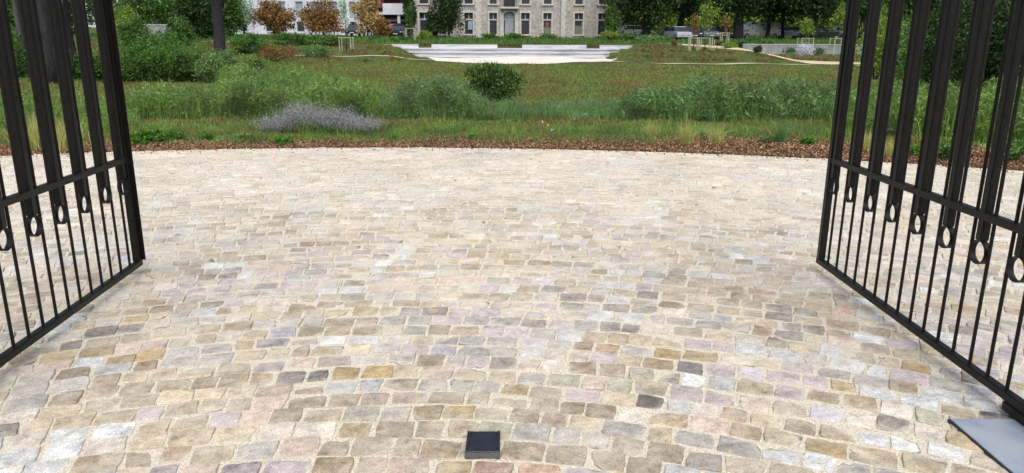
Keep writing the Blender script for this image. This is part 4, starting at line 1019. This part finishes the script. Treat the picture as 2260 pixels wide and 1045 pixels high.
for k_, (u_, lab_) in enumerate(((1521, 'leftmost lone stake'), (1541, 'lone stake between the orange tinged tree and the light green tree'), (1566, 'lone stake just right of the light green tree trunk'), (1575, 'rightmost lone stake beside the light green tree'))):
    x_, y_ = gnd(u_, 111+k_); st = root('wooden_stake', 'upright pale wooden stake, '+lab_, 'stake', (x_, y_, gz(x_, y_)), 0, 'lone stakes by the light green tree')
    MB().tube([(x_, y_, gz(x_, y_)-.2), (x_+.01, y_, wp(u_, 84+k_, y_)[1])], [.036, .034], 7).build('post', M['wood'], st)
def herb(label, u, v, r, h, mat, n=420, ls=.028):
    x, y = gnd(u, v); z = gz(x, y)
    shrub('leafy_plant', label, (x, y, z), (r, r*.8, h/2), mat, n, ls, 'leafy plants in the mulch strip', nclump=16, stems=3, cat='plant', up=.2, shell=.2)
for a in (('broad leaved bright green plant nearest the left gate', 310, 318, .22, .2, M['lf_bright'], 700, .03), ('bright green plant, second from the left gate', 350, 316, .2, .2, M['lf_bright'], 700, .03),
          ('bright green plant, third from the left gate', 388, 313, .16, .17, M['lf_bright'], 500, .028), ('green plant left of the lavender', 545, 312, .14, .13, M['lf_weed2'], 380, .025),
          ('green plant at the foot of the lavender', 625, 320, .16, .14, M['lf_bright'], 420, .025), ('dark green plant between the bright ones and the lavender', 455, 312, .13, .13, M['lf_mid'], 380, .025),
          ('bright green leafy plant by the right gate stile', 1785, 322, .12, .2, M['lf_bright'], 500, .026), ('yellow green seedling in the right mulch', 1350, 300, .08, .09, M['lf_bright'], 200, .02),
          ('green plant right of the lavender', 1040, 308, .1, .12, M['lf_weed2'], 300, .022), ('grey green plant in the right mulch', 1690, 318, .12, .14, M['lf_weed'], 350, .022),
          ('dark green plant behind the fifth right gate bar', 2085, 352, .22, .3, M['lf_mid'], 800, .03), ('large leafy plant at the right edge behind the bars', 2235, 362, .3, .35, M['lf_mid'], 900, .035),
          ('fresh plant behind the fourth right gate bar', 2020, 348, .15, .18, M['lf_bright'], 450, .026)):
    herb(*a)
# small white and yellow wild flowers
def wild():
    for k, (u, v, c, lab) in enumerate(((1197, 270, 'y', 'pale yellow wild flower head right of centre'), (1210, 276, 'y', 'second pale yellow wild flower head, slightly lower'), (1292, 252, 'w', 'white wild flower in the low weeds'),
                                       (1268, 262, 'w', 'small white wild flower left of the taller one'), (1218, 287, 'w', 'lilac white wild flower at the mulch edge'))):
        x, y = gnd(u, v+22); zt_ = wp(u, v, y)[1]; z = gz(x, y)
        t = root('wild_flower', lab, 'flower', (x, y, z), 0, 'single wild flowers')
        MB().tube([(x, y, z), (x+.01, y, zt_)], [.004, .003], 5).build('stem', M['lf_weed'], t)
        V, Fa = leaf_quads(np.array([x, y, zt_])+rng.normal(0, .009, (22, 3)), .008, .005, 0); npmesh('bloom', V, Fa, M['flower_white'] if c == 'w' else M['lf_yelf'], t)
M['lf_yelf'] = leaf_mat('pale_yellow_petals', L4((196, 204, 130), (214, 218, 160)), .2)
wild()
# small litter on the setts: dry leaf bits and grit
def grit():
    n = 900; x = rng.uniform(-3.5, 3.5, n); y = 2.3+rng.uniform(0, 1, n)**1.6*6
    V, Fa = leaf_quads(np.stack([x, y, np.full(n, .0085)], 1), .005, .003, 0); V[:, 2] = .0075+(V[:, 2]-.0085)*.3
    tag(npmesh('leaf_litter', V, Fa, M['chips']), 'tiny dark bits of leaf litter scattered on the setts', 'litter', kind='stuff')
grit()
print('verts', sum(len(o.data.vertices) for o in C.objects if o.type == 'MESH'), 'objects', len(C.objects))
